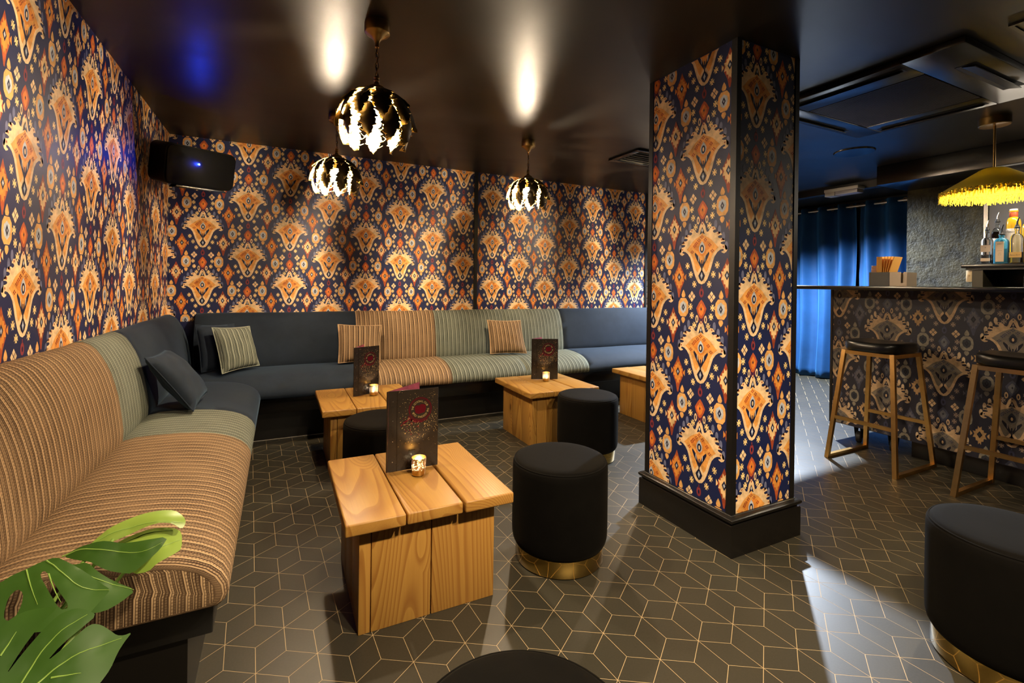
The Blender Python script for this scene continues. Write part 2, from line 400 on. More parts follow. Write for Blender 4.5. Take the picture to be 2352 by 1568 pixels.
# chain under each medallion
put(0, 'ring', [(-3,58),(3,58),(4,78),(-4,78)])
put(0, 'ring', ell(0, 100, 20, 28)); put(1, 'ground', ell(0, 101, 8, 13, 8))
put(0, 'red2', [(0,140),(20,158),(45,192),(34,218),(14,246),(0,252),(-14,246),(-34,218),(-45,192),(-20,158)])
put(1, 'orange2', [(0,160),(16,178),(28,194),(18,220),(0,238),(-18,220),(-28,194),(-16,178)]); put(2, 'ground', dia(0, 196, 6, 11))
for s_ in (1, -1):
    put(0, 'cream', ell(s_*38, 255, 13, 24, 10)); put(1, 'ground', ell(s_*38, 256, 5, 13, 8))
    put(0, 'ring', [(s_*7,250),(s_*12,250),(s_*14,276),(s_*6,276)]); put(0, 'ring', [(s_*20,240),(s_*24,240),(s_*24,262),(s_*19,262)])
    for cx_, cy_ in ((130,-60),(98,-7),(65,50),(97,185),(84,237),(60,293)):          # little crosses
        x_, y_ = s_*cx_, cy_
        put(0, 'gold', [(x_-20,y_-12),(x_-4,y_-4),(x_-10,y_-21),(x_,y_-16),(x_+10,y_-21),(x_+4,y_-4),(x_+20,y_-12),(x_+15,y_),(x_+20,y_+12),(x_+4,y_+4),(x_+10,y_+21),(x_,y_+16),(x_-10,y_+21),(x_-4,y_+4),(x_-20,y_+12),(x_-15,y_)])
    for dx_, dy_ in ((0,-18),(18,0),(0,18),(-18,0)): put(0, 'cream', dia(s_*86+dx_, 123+dy_, 14.5, 15.5))
    cx_, cy_ = s_*165, 191                                                       # bead with two drops
    put(0, 'bead', [(cx_-24,cy_-56),(cx_+24,cy_-56),(cx_+44,cy_-34),(cx_+49,cy_),(cx_+45,cy_+34),(cx_+25,cy_+56),(cx_-25,cy_+56),(cx_-45,cy_+34),(cx_-49,cy_),(cx_-44,cy_-34)])
    put(1, 'halo', [(cx_,cy_-40),(cx_+15,cy_-30),(cx_+27,cy_-24),(cx_+32,cy_),(cx_+24,cy_+22),(cx_,cy_+38),(cx_-24,cy_+22),(cx_-32,cy_),(cx_-27,cy_-24),(cx_-15,cy_-30)])
    put(2, 'ground', dia(cx_, cy_, 15, 24)); put(3, 'halo', dia(cx_, cy_, 5, 9))
    put(0, 'bead', [(cx_,cy_-108),(cx_+12,cy_-92),(cx_+19,cy_-74),(cx_+12,cy_-60),(cx_-12,cy_-60),(cx_-19,cy_-74),(cx_-12,cy_-92)])
    put(0, 'bead', [(cx_,cy_+98),(cx_+12,cy_+88),(cx_+19,cy_+74),(cx_+12,cy_+60),(cx_-12,cy_+60),(cx_-19,cy_+74),(cx_-12,cy_+88)])
for cx_, cy_, ck, zk in ((210, 0, 'red', 'zig'), (-208, 8, 'rust', 'zig2')):          # ikat lozenges
    put(0, ck, [(cx_,cy_-98),(cx_+18,cy_-62),(cx_+46,cy_-22),(cx_+52,cy_),(cx_+44,cy_+32),(cx_+20,cy_+72),(cx_+5,cy_+125),(cx_-5,cy_+125),(cx_-20,cy_+72),(cx_-44,cy_+32),(cx_-52,cy_),(cx_-46,cy_-22),(cx_-18,cy_-62)])
    put(1, zk, [(cx_-12,cy_-66),(cx_,cy_-52),(cx_+12,cy_-66),(cx_+14,cy_-40),(cx_+28,cy_-38),(cx_+28,cy_-22),(cx_+48,cy_-22),(cx_+36,cy_),(cx_+48,cy_+26),(cx_+28,cy_+26),(cx_+26,cy_+48),(cx_+12,cy_+50),(cx_+10,cy_+76),(cx_,cy_+62),(cx_-10,cy_+76),(cx_-12,cy_+50),(cx_-26,cy_+48),(cx_-28,cy_+26),(cx_-48,cy_+26),(cx_-36,cy_),(cx_-48,cy_-22),(cx_-28,cy_-22),(cx_-28,cy_-38),(cx_-14,cy_-40)])
    put(2, 'ground', dia(cx_, cy_, 19, 28)); put(3, 'halo', dia(cx_, cy_, 9, 13))
    for s_ in (1, -1): put(0, zk, [(cx_+s_*50,cy_-3),(cx_+s_*66,cy_-20),(cx_+s_*66,cy_+20),(cx_+s_*50,cy_+5)])
PAL = dict(cream=(0.86,0.60,0.33), orange=(0.82,0.37,0.085), deep=(0.74,0.26,0.04), ground=(0.006,0.0085,0.040), white=(0.78,0.78,0.80), leaf=(0.15,0.16,0.27),
           red=(0.33,0.058,0.022), halo=(0.52,0.55,0.60), ring=(0.26,0.038,0.045), red2=(0.50,0.10,0.03), orange2=(0.74,0.22,0.035), gold=(0.86,0.62,0.27), bead=(0.80,0.42,0.13), zig=(0.86,0.56,0.26), rust=(0.42,0.085,0.025), zig2=(0.74,0.28,0.05))
PAL2 = dict(cream=(0.58,0.39,0.22), orange=(0.20,0.165,0.125), deep=(0.155,0.135,0.115), ground=(0.011,0.011,0.022), white=(0.32,0.27,0.24), leaf=(0.60,0.44,0.27),
           red=(0.055,0.058,0.095), halo=(0.03,0.034,0.045), ring=(0.05,0.05,0.10), red2=(0.065,0.07,0.11), orange2=(0.15,0.15,0.17), gold=(0.30,0.22,0.17), bead=(0.25,0.22,0.17), zig=(0.12,0.115,0.14), rust=(0.02,0.02,0.04), zig2=(0.50,0.31,0.14))
TRI = []
for layer, key, pts in MOT:
    tr = geometry.tessellate_polygon([[Vector((x, y, 0)) for x, y in pts]])
    TRI.append((layer, key, [[pts[i] for i in t_] for t_ in tr], min(p[0] for p in pts), max(p[0] for p in pts), min(p[1] for p in pts), max(p[1] for p in pts)))
def clip(poly, ax, lim, sgn):
    out = []
    for k in range(len(poly)):
        a, b = poly[k-1], poly[k]; da, db = sgn*(a[ax]-lim), sgn*(b[ax]-lim)
        if (da <= 0) != (db <= 0):
            t_ = da/(da-db); out.append((a[0]+(b[0]-a[0])*t_, a[1]+(b[1]-a[1])*t_))
        if db <= 0: out.append(b)
    return out
def wallpaper(parent, org, ex, rect, o0, pal, sc=1.0, scv=None):
    """print on the plane org + ex*u + z*v inside rect (u0,u1,v0,v1); o0 = one medallion's lower diamond"""
    mb = MB(); ex = Vector(ex); n = ex.cross(Vector((0, 0, 1))); u0, u1, v0, v1 = rect; scv = scv or sc
    for k in range(-30, 31):
        uc = o0[0]+k*0.2845*sc
        if not u0-0.2 < uc < u1+0.2: continue
        for j in range(-8, 9):
            vc = o0[1]+(j+(0.5 if k % 2 else 0))*0.4201*scv
            if not v0-0.35 < vc < v1+0.35: continue
            for layer, key, tris, ax, bx, ay, by in TRI:
                ax_, bx_, ay_, by_ = uc+ax*sc, uc+bx*sc, vc+ay*scv, vc+by*scv
                if bx_ < u0 or ax_ > u1 or by_ < v0 or ay_ > v1: continue
                cut = ax_ < u0 or bx_ > u1 or ay_ < v0 or by_ > v1
                for t_ in tris:
                    p = [(uc+x*sc, vc+y*scv) for x, y in t_]
                    if cut:
                        for a_, l_, s_ in ((0, u0, -1), (0, u1, 1), (1, v0, -1), (1, v1, 1)):
                            p = clip(p, a_, l_, s_)
                            if len(p) < 3: break
                        if len(p) < 3: continue
                    a2 = sum(p[q-1][0]*p[q][1]-p[q][0]*p[q-1][1] for q in range(len(p)))
                    if a2 < 0: p = p[::-1]
                    mb.add([Vector(org)+ex*x+Vector((0, 0, y))+n*(0.0003+0.0002*layer) for x, y in p], [tuple(range(len(p)))], col=pal[key])
    return mb.build('wallpaper_print', M['ink'], parent)
wallpaper(wall_back, (0, BY, 0), (1, 0, 0), (WX, 1.593, 0.80, CZ), (-0.503, 0.948), PAL)
wallpaper(wall_back, (0, BY, 0), (1, 0, 0), (1.627, 3.625, 0.80, CZ), (1.779, 1.791), PAL)
wallpaper(wall_left, (WX, 0, 0), (0, 1, 0), (0.9, BY, 0.80, CZ), (1.963, 0.952), PAL)

# ---- pillar with paper panels, corner beads and moulded skirting
PX0, PX1, PY0, PY1 = 1.670, 2.070, 1.334, 1.838
pil = struct('wall_pillar', MB().box(PX0, PX1, PY0, PY1, 0, CZ), M['paper'])
wallpaper(pil, (PX0, 0, 0), (0, -1, 0), (-PY1+0.028, -PY0-0.022, 0.12, CZ-0.004), (-1.500, 0.2705), PAL, 1.04, 1.0433)
wallpaper(pil, (0, PY0, 0), (1, 0, 0), (PX0+0.028, PX1-0.03, 0.12, CZ-0.004), (1.791, 0.4915), PAL, 1.04, 1.0433)
for x_, y_, sx_, sy_ in ((PX0, PY0, 1, 1), (PX1, PY0, -1, 1), (PX0, PY1, 1, -1), (PX1, PY1, -1, -1)):
    mb = MB(); h_ = CZ
    L_ = [(0, 0), (0.027, 0), (0.027, 0.004), (0.004, 0.004), (0.004, 0.027), (0, 0.027)]
    L_ = [(x_-sx_*0.003+sx_*a, y_-sy_*0.003+sy_*b) for a, b in L_]
    if sx_*sy_ < 0: L_ = L_[::-1]
    struct('corner_bead', mb.prism(L_, CZ-0.1, (Vector((0, 0, 0.1)), (1, 0, 0), (0, 1, 0))), M['black_paint'], pil)
# skirting: profile (out, z) swept round the pillar
prof = [(0.022, 0.0), (0.022, 0.124), (0.0195, 0.129), (0.012, 0.131), (0.012, 0.136), (0.021, 0.139), (0.0255, 0.146), (0.025, 0.153), (0.0195, 0.158), (0.010, 0.160), (0.006, 0.164), (-0.002, 0.165), (-0.002, 0.0)]
mb = MB(); vs = []; fs = []
for o_, z_ in prof:
    vs += [(PX0-o_, PY0-o_, z_), (PX1+o_, PY0-o_, z_), (PX1+o_, PY1+o_, z_), (PX0-o_, PY1+o_, z_)]
for i in range(len(prof)-1):
    for k in range(4): fs.append((i*4+k, i*4+(k+1) % 4, (i+1)*4+(k+1) % 4, (i+1)*4+k))
struct('baseboard_pillar', mb.add(vs, fs), M['skirting'], smooth=True, angle=35)
# ================================================================== banquettes (profile: distance from wall d, height z)
BACK = [(0.0,0.44),(0.0,0.852),(0.02,0.860),(0.045,0.860),(0.066,0.850),(0.085,0.832),(0.10,0.808),(0.118,0.772),(0.131,0.738),(0.143,0.695),(0.153,0.651),(0.161,0.60),(0.167,0.552),(0.171,0.51),(0.169,0.475),(0.160,0.455),(0.14,0.44)]
SEAT = [(0.10,0.325),(0.10,0.455),(0.150,0.462),(0.176,0.474),(0.21,0.481),(0.27,0.482),(0.354,0.478),(0.42,0.471),(0.473,0.461),(0.51,0.450),(0.54,0.437),(0.568,0.420),(0.590,0.398),(0.603,0.373),(0.606,0.350),(0.600,0.334),(0.588,0.325)]
def section(name, prof, a0, a1, run, mat, parent, label, u0=0.0, end0=0.004, end1=0.004):
    """upholstered block: profile swept from a0 to a1 along the run; ends rolled in a little"""
    mb = MB(); n = len(prof); st = []
    L_ = a1-a0; steps = max(6, int(L_/0.06))
    cx = sum(p[0] for p in prof)/n; cz = sum(p[1] for p in prof)/n
    for e in (1.0, 0.7, 0.4, 0.15, 0.0): st.append((a0+end0*(1-math.sqrt(max(0, 1-(e)**2))) if end0 > 0.01 else a0+end0*(1-e)*0.4, e*end0))
    for k in range(1, steps): st.append((a0+L_*k/steps, 0.0))
    for e in (0.0, 0.15, 0.4, 0.7, 1.0): st.append((a1-(end1*(1-math.sqrt(max(0, 1-e**2))) if end1 > 0.01 else end1*(1-e)*0.4), e*end1))
    if end0 > 0.01:
        st[:5] = [(a0+end0*(1-math.sin(q)), end0*(1-math.cos(q))) for q in (PI/2, PI/2*.75, PI/2*.5, PI/2*.25, 0)]
    if end1 > 0.01:
        st[-5:] = [(a1-end1*(1-math.sin(q)), end1*(1-math.cos(q))) for q in (0, PI/2*.25, PI/2*.5, PI/2*.75, PI/2)]
    arc = [0]
    for k in range(1, n): arc.append(arc[-1]+math.hypot(prof[k][0]-prof[k-1][0], prof[k][1]-prof[k-1][1]))
    def P(a, d, z):
        return (WX+d, a, z) if run == 'y' else (a, BY-d, z)
    rn = random.Random(int(a0*1000)+n)
    ph = [rn.uniform(0, 6) for _ in range(3)]
    for a, sh in st:
        row = []
        for d, z in prof:
            q = math.hypot(d-cx, z-cz); k = 1-sh/q if q > 1e-6 else 1
            dd = cx+(d-cx)*k; zz = cz+(z-cz)*k
            wob = 0.0022*math.sin(a*9+ph[0])*math.sin(d*13+z*7+ph[1])
            row.append(P(a, max(dd, 0.0028) if d > 0.02 else d+0.0028, zz+wob))
        mb.v += row
    m = len(st)
    for i in range(m-1):
        for k in range(n):
            k2 = (k+1) % n; q = (i*n+k, i*n+k2, (i+1)*n+k2, (i+1)*n+k)
            if run == 'y': q = q[::-1]
            if run == 'x': q = q[::-1]
            mb.f.append(q); mb.m.append(0)
            ar = [arc[k], arc[k2] if k2 else arc[-1]+0.1, arc[k2] if k2 else arc[-1]+0.1, arc[k]]
            uu = [st[i][0], st[i][0], st[i+1][0], st[i+1][0]]
            uvq = list(zip([x-u0 for x in uu], ar)); mb.uv[len(mb.f)-1] = uvq[::-1]
    f0 = tuple(range(n)); f1 = tuple((m-1)*n+k for k in range(n))
    for fc, rv in ((f0, False), (f1, True)):
        q = tuple(reversed(fc)) if rv else fc
        mb.f.append(q); mb.m.append(0); mb.uv[len(mb.f)-1] = [(prof[i % n][0], prof[i % n][1]) for i in q]
    bmx = mb.build(name, mat, parent, smooth=True, label=label, angle=60)
    bm = bmesh.new(); bm.from_mesh(bmx.data); bmesh.ops.recalc_face_normals(bm, faces=bm.faces); bm.to_mesh(bmx.data); bm.free()
    return bmx
bl = thing('banquette', 'long upholstered banquette along the left wall in brown, grey green and navy sections', 'banquette', (WX+0.3, 2.4, 0))
for a0, a1, mt, lb, e0 in ((1.30, 2.302, 'brown_stripe', 'brown striped', 0.028), (2.302, 2.698, 'green_stripe', 'grey green striped', 0.003), (2.698, 3.87, 'navy', 'navy velvet', 0.003)):
    section('backrest', BACK, a0, a1, 'y', M[mt], bl, lb+' backrest', e0, e0)
    a1s = min(a1, 3.436)
    section('seat_cushion', SEAT, a0, a1s, 'y', M[mt], bl, lb+' seat', e0, e0, 0.05 if a1 > 3 else 0.003)
MB().box(WX+0.003, WX+0.568, 1.38, 3.49, 0.22, 0.323).build('apron_board', M['black_gloss'], bl, bevel=0.003)
MB().box(WX+0.003, WX+0.513, 1.40, 3.65, 0.0, 0.2199).build('plinth', M['skirting'], bl)
bb = thing('banquette', 'long upholstered banquette along the back wall under the patterned paper', 'banquette', (1.7, BY-0.3, 0))
for a0, a1, mt, lb in ((WX+0.175, 0.548, 'navy', 'dark navy velvet'), (0.548, 1.198, 'brown_stripe', 'brown striped'), (1.198, 1.84, 'green_stripe', 'left grey green striped'), (1.84, 2.472, 'green_stripe', 'right grey green striped'), (2.472, 4.1, 'navy', 'navy velvet')):
    section('backrest', BACK, a0, a1, 'x', M[mt], bb, lb+' backrest', a0, 0.003, 0.003)
    s0 = max(a0, WX+0.178)
    section('seat_cushion', SEAT, s0, a1, 'x', M[mt], bb, lb+' seat', a0, 0.004, 0.004)
MB().box(WX+0.51, 4.09, BY-0.552, BY-0.02, 0.22, 0.323).build('apron_board', M['black_gloss'], bb, bevel=0.003)
MB().box(WX+0.51, 4.08, BY-0.388, BY-0.02, 0.0, 0.2199).build('plinth', M['skirting'], bb)
MB().box(WX+0.53, 4.08, BY-0.3895, BY-0.388, 0.0, 0.0035).build('floor_edge_strip', plain('pale_caulk', (0.45, 0.42, 0.36), 0.6), bb, label='thin pale strip along the floor')

# ================================================================== cushions
def pillow(name, label, BL, BR, TR, TL, th, mat, n=18, group=None, seed=1):
    BL, BR, TR, TL = map(Vector, (BL, BR, TR, TL)); rn = random.Random(seed)
    nrm = ((BR-BL).cross(TL-BL)).normalized()
    mb = MB(); w_ = (BR-BL).length; h_ = (TL-BL).length
    ph = [rn.uniform(0, 6.28) for _ in range(6)]
    front = {}; back = {}
    def pos(i, j, side):
        s = i/n*2-1; t_ = j/n*2-1
        pin = 0.055
        ss = s*(1-pin*(1-abs(s)**0.1*0)*(1-t_*t_)*abs(s)**1.5); tt = t_*(1-pin*(1-s*s)*abs(t_)**1.5)
        a, b = (ss+1)/2, (tt+1)/2
        p = BL*(1-a)*(1-b)+BR*a*(1-b)+TR*a*b+TL*(1-a)*b
        e = max(0.0, (1-s*s))*max(0.0, (1-t_*t_))
        bul = e**0.42*th
        wr = 0.004*math.sin(5*s+3*t_+ph[0])*math.sin(6*t_-2*s+ph[1])*e**0.3
        rr = max(abs(s), abs(t_)); crn = abs(s*t_)
        wr += 0.006*math.sin(14*(s-t_)*1.0+ph[2])*(crn**2)*min(1, e*20)
        return p+nrm*((bul+wr)*(1 if side else -0.8))
    for side in (1, 0):
        for i in range(n+1):
            for j in range(n+1):
                edge = i in (0, n) or j in (0, n)
                if edge and not side: back[i, j] = front[i, j]; continue
                (front if side else back)[i, j] = len(mb.v); mb.v.append(tuple(pos(i, j, side)))
    for D, fl in ((front, False), (back, True)):
        for i in range(n):
            for j in range(n):
                q = [(i, j), (i+1, j), (i+1, j+1), (i, j+1)]
                if fl: q = q[::-1]
                mb.f.append(tuple(D[k] for k in q)); mb.m.append(0); mb.uv[len(mb.f)-1] = [(k[0]/n*w_, k[1]/n*h_) for k in q]
    c = (BL+BR+TR+TL)/4; base = Vector((c.x, c.y, min(BL.z, BR.z)))
    root = thing(name, label, 'cushion', base, group)
    mb.build('cover', M[mat], root, smooth=True, angle=80)
    pts = [pos(i, 0, 1) for i in range(n)]+[pos(n, j, 1) for j in range(n)]+[pos(n-i, n, 1) for i in range(n)]+[pos(0, n-j, 1) for j in range(n)]
    m2 = MB().tube(pts, 0.0028, 6, closed=True); 
    for k in range(len(m2.f)): m2.uv[k] = [(0.003, 0.01)]*4
    m2.build('piping', M[mat], root, smooth=True)
    return root
pillow('cushion', 'plain navy cushion leaning on its side against the left banquette', (-0.352,2.60,0.492), (-0.335,2.915,0.510), (-0.520,2.915,0.742), (-0.535,2.60,0.748), 0.062, 'navy', seed=3)
pillow('cushion', 'navy cushion half hidden in the corner behind the green knitted cushion', (-0.455,3.665,0.492), (-0.235,3.80,0.492), (-0.285,3.845,0.795), (-0.502,3.735,0.800), 0.050, 'navy', seed=4)
pillow('cushion', 'grey green knitted cushion in the corner of the banquette', (-0.33,3.575,0.490), (-0.122,3.755,0.505), (-0.190,3.82,0.775), (-0.400,3.665,0.785), 0.052, 'green_stripe', seed=5)
pillow('cushion', 'brown striped cushion on the back banquette behind the left standing menu', (0.396,3.72,0.492), (0.700,3.70,0.490), (0.730,3.83,0.757), (0.402,3.835,0.772), 0.048, 'brown_stripe', seed=6)
pillow('cushion', 'brown striped cushion leaning on the grey green section of the back banquette', (1.640,3.74,0.492), (1.955,3.665,0.492), (1.945,3.775,0.772), (1.645,3.835,0.778), 0.050, 'brown_stripe', seed=8)

# ================================================================== plank tables
def make_table(label, x, y):
    tb = thing('plank_table', label, 'table', (x+0.28, y+0.285, 0), 'low wooden plank tables')
    X = lambda a: x+a
    xs = (0.0, 0.186, 0.376, 0.558)
    for k in range(3):
        dy = (0.0, 0.006, -0.003)[k]; dz = (0.0, -0.0025, 0.001)[k]
        m = MB().box(-(xs[k+1]-xs[k]-0.005)/2, (xs[k+1]-xs[k]-0.005)/2, -0.285, 0.285, -0.0185, 0.0185)
        o = m.build('top_plank', M['wood_y'], tb, bevel=0.0055, seg=3, local=True)
        o.location = ((xs[k]+xs[k+1])/2-0.28, dy, 0.3615+dz)
    def board(nm, x0, x1, y0, y1):
        o = MB().box(-(x1-x0)/2, (x1-x0)/2, -(y1-y0)/2, (y1-y0)/2, -0.1715, 0.1715).build(nm, M['wood_z'], tb, bevel=0.0025, seg=2, local=True)
        o.location = ((x0+x1)/2-0.28, (y0+y1)/2-0.285, 0.1715)
    # left and right sides of boards set between, front and back boards
    for xx, ya, yb in ((0.052, 0.0605, 0.5195), (0.475, 0.0985, 0.4815)):
        for k in range(3): board('side_board', xx, xx+0.036, ya+(yb-ya)*k/3+0.001, ya+(yb-ya)*(k+1)/3-0.001)
    for yy in (0.0605, 0.4835):
        e = [0.0885, 0.2835, 0.5125]
        for k in range(2): board('end_board', e[k]+0.0015, e[k+1]-0.0015, yy+0.0005, yy+0.036)
    return tb
t1 = make_table('low wooden plank table nearest the camera with a standing menu on it', 0.178, 1.457)
def table_at(label, x, y):
    c = copy_tree(t1); c.location = (x+0.28, y+0.285, 0); c['label'] = label; return c
table_at('low wooden plank table by the corner, behind the nearest table', 0.215, 2.795)
table_at('low wooden plank table in the middle, in front of the grey green seat', 1.482, 2.724)
table_at('low wooden plank table half hidden behind the pillar', 2.59, 2.718)

# ================================================================== velvet poufs on brass rings
POUF = [(0.0,0.400),(0.10,0.402),(0.150,0.401),(0.172,0.399),(0.181,0.394),(0.1845,0.3885),(0.1885,0.387),(0.1915,0.381),(0.1925,0.36),(0.193,0.25),(0.193,0.13),(0.192,0.10),(0.188,0.082),(0.180,0.068),(0.171,0.062),(0.165,0.061)]
def make_pouf(label, x, y):
    pf = thing('pouf', label, 'stool', (0, 0, 0), 'black velvet poufs')
    MB().lathe(POUF[::-1], 56).build('velvet_cover', M['pouf'], pf, smooth=True, local=True, angle=50)
    MB().tube([(0.1855*math.cos(a*PI/28), 0.1855*math.sin(a*PI/28), 0.3895) for a in range(56)], 0.0028, 6, closed=True).build('piping', M['pouf'], pf, smooth=True, local=True)
    MB().lathe([(0.166,0.004),(0.1765,0.004),(0.178,0.006),(0.178,0.072),(0.170,0.075),(0.10,0.075)], 56).build('brass_ring', M['brass_mirror'], pf, smooth=True, local=True, label='polished brass base ring')
    MB().lathe([(0.160,0.0),(0.167,0.0),(0.167,0.0045),(0.10,0.0045)], 40).build('foot_pad', M['rubber'], pf, local=True)
    pf.location = (x, y, 0); return pf
M['brass_mirror'] = plain('brass_mirror', (0.50, 0.33, 0.09), 0.10, 1.0)
p1 = make_pouf('black velvet pouf with brass base standing right of the nearest table', 1.036, 1.640)
def pouf_at(label, x, y, a):
    c = copy_tree(p1); c.location = (x, y, 0); c.rotation_euler = (0, 0, a); c['label'] = label; return c
pouf_at('black velvet pouf in front of the middle table, beyond the centre pouf', 1.785, 2.505, 0.7)
pouf_at('black velvet pouf behind the nearest table, partly hidden by its menu', 0.485, 2.485, 1.9)
pouf_at('large looking black velvet pouf cut by the right edge of the photo', 1.932, 0.588, 2.6)
pouf_at('black velvet pouf at the bottom edge with only its top showing', 0.345, 0.640, 3.9)

# ================================================================== lettering
def glyph(ch, size):
    cu_ = bpy.data.curves.new('g', 'FONT'); cu_.body = ch; cu_.size = size; cu_.align_x = 'CENTER'; cu_.resolution_u = 2
    ob = bpy.data.objects.new('g', cu_); COL.objects.link(ob)
    me = bpy.data.meshes.new_from_object(ob.evaluated_get(bpy.context.evaluated_depsgraph_get()))
    vs = [tuple(v.co[:2]) for v in me.vertices]; fs = [tuple(p.vertices) for p in me.polygons]
    bpy.data.objects.remove(ob); bpy.data.curves.remove(cu_); bpy.data.meshes.remove(me)
    return vs, fs
_G = {}
def add_glyph(mb, ch, size, fr, pos, ang, h, mi=0, bold=0):
    if ch == ' ': return
    if (ch, size) not in _G: _G[ch, size] = glyph(ch, size)
    vs, fs = _G[ch, size]; o, ex, ey = fr; n = Vector(ex).cross(Vector(ey)).normalized(); c, s = math.cos(ang), math.sin(ang)
    out = [Vector(o)+Vector(ex)*(pos[0]+x*c-y*s)+Vector(ey)*(pos[1]+x*s+y*c)+n*h for x, y in vs]
    mb.add(out, fs, mi)

# ================================================================== standing menus
M['menu_cover'] = plain('menu_cover', (0.020, 0.014, 0.010), 0.27, var=0.3, scale=30, bump=0.05, bscale=120)
M['menu_inside'] = plain('menu_inside', (0.30, 0.05, 0.08), 0.4, var=0.9, scale=25)
M['gold_foil'] = plain('gold_foil', (0.85, 0.62, 0.27), 0.32, 0.75)
M['red_foil'] = plain('red_foil', (0.10, 0.002, 0.010), 0.3, 0.35)
def make_menu(label, spine, end, back_end, H=0.306):
    """tall folded card: front cover from spine to end, back cover from spine to back_end (floor plan points), standing at z"""
    z0 = 0.3805; sp = Vector((*spine, z0)); 
    root = thing('menu', label, 'menu', sp, 'menus standing on the plank tables')
    W_ = (Vector(end)-Vector(spine)).length
    exf = (Vector((*end, z0))-sp).normalized(); exb = (Vector((*back_end, z0))-sp).normalized(); Z = Vector((0, 0, 1))
    nf = exf.cross(Z)                                   # outward (towards the viewer)
    fr = (sp, exf, Z); 
    MB().prism([(0, 0), (W_, 0), (W_, H), (0, H)], 0.0022, (sp-nf*0.0022, exf, Z)).build('front_cover', M['menu_cover'], root, bevel=0.0007, seg=1)
    Wb = (Vector(back_end)-Vector(spine)).length
    bi = MB().prism([(0.001, 0), (Wb, 0), (Wb, H), (0.001, H)], 0.0022, (sp, exb, Z)); bi.m[1] = 1
    # the face turned to the viewer is the printed inside
    bi.build('back_cover', [M['menu_cover'], M['menu_inside']], root, label='back cover with a crimson printed inside')
    MB().tube([sp+Z*0.001, sp+Z*(H-0.001)], 0.0032, 10).build('spine', M['menu_cover'], root, smooth=True)
    MB().tube([sp+exf*W_*0.19+nf*0.0003+Z*0.002, sp+exf*W_*0.19+nf*0.0003+Z*(H-0.002)], 0.0016, 8).build('hinge_rib', M['menu_cover'], root, smooth=True)
    for q in (0.12, 0.375, 0.63, 0.87):
        o = MB().lathe([(0.0022, 0), (0.0018, 0.0007), (0.0, 0.0009)], 10).build('rivet', M['chrome'], root, smooth=True, local=True)
        o.location = exf*W_*0.105+Z*H*q+nf*0.0; o.rotation_euler = nf.to_track_quat('Z', 'Y').to_euler()
    cx, cy, rr = W_*0.635, H*0.745, W_*0.225
    f2 = (sp+nf*0.0001, exf, Z)
    ring = MB()
    def annulus(mb, r0, r1, h, mi=0, n=40):
        vs = []; 
        for k in range(n):
            a = 2*PI*k/n
            vs += [f2[0]+exf*(cx+r*math.cos(a))+Z*(cy+r*math.sin(a))+nf*h for r in (r0, r1)]
        mb.add(vs, [(2*k, 2*k+1, (2*k+3) % (2*n), (2*k+2) % (2*n)) for k in range(n)], mi)
    annulus(ring, rr*0.93, rr*1.02, 0.0004); annulus(ring, rr*0.84, rr*0.87, 0.0004)
    rn = random.Random(5)
    blob = [(cx+rr*0.5*x, cy+rr*0.5*y) for x, y in [(-1.0,0.45),(-0.7,0.72),(-0.2,0.62),(0.1,0.85),(0.55,0.8),(0.95,0.62),(1.0,0.1),(0.9,-0.35),(0.75,-0.62),(0.2,-0.72),(-0.3,-0.85),(-0.85,-0.6),(-0.95,-0.1)]]
    ring.add([f2[0]+exf*x+Z*y+nf*0.0004 for x, y in blob], [tuple(range(len(blob)))])
    sw = [(-1.02,-0.45),(-0.8,-0.75),(-0.3,-1.02),(0.2,-1.06),(0.7,-0.85),(0.6,-0.98),(0.1,-1.16),(-0.5,-1.12),(-0.95,-0.85),(-1.35,-1.1),(-1.55,-1.15),(-1.5,-0.98),(-1.1,-0.8)]
    ring.add([f2[0]+exf*(cx+rr*x)+Z*(cy+rr*y)+nf*0.0003 for x, y in sw], [tuple(range(len(sw)))])
    for k in range(26):
        a = rn.gauss(-2.2, 0.25); d = rr*rn.uniform(1.15, 2.3); s_ = rn.uniform(0.0006, 0.0032); x, y = cx+d*math.cos(a), cy+d*math.sin(a)
        if x < W_*0.22: continue
        ring.add([f2[0]+exf*(x+s_*math.cos(q*PI/3)*(1 if q % 2 else 0.7))+Z*(y+s_*1.3*math.sin(q*PI/3))+nf*0.0003 for q in range(6)], [tuple(range(6))])
    ring.build('crimson_emblem', M['red_foil'], root, label='crimson roundel and splashes')
    tx = MB()
    txt = 'THE COCKTAIL CLUB  THE COCKTAIL CLUB  '
    for k, ch in enumerate(txt):
        a = PI*0.985-2*PI*k/len(txt)
        add_glyph(tx, ch, rr*0.235, f2, (cx+rr*0.60*math.cos(a), cy+rr*0.60*math.sin(a)), a-PI/2, 0.0005)
    tx.build('lettering', M['gold_foil'], root, label='gold circular lettering')
    sp_ = MB()
    for k in range(330):
        a = rn.gauss(-PI/2-0.1, 0.95) if k < 210 else rn.uniform(0, 2*PI)
        d = rr*(1.1+abs(rn.gauss(0, 0.9))) if k < 210 else rr*rn.uniform(1.1, 3.2)
        x, y = cx+d*math.cos(a), cy+d*math.sin(a)
        if not (W_*0.215 < x < W_*0.985 and H*0.02 < y < H*0.99): continue
        l_ = rn.uniform(0.0005, 0.0013)*(2.6 if k < 90 and rn.random() < 0.5 else 1); w_ = rn.uniform(0.0004, 0.0011)
        ca, sa = math.cos(a), math.sin(a)
        sp_.add([f2[0]+exf*(x+ca*p*l_-sa*q*w_)+Z*(y+sa*p*l_+ca*q*w_)+nf*0.0004 for p, q in ((1.2, 0), (0.3, 0.9), (-1, 0.7), (-1.2, -0.2), (-0.6, -0.9), (0.5, -0.8))], [tuple(range(6))])
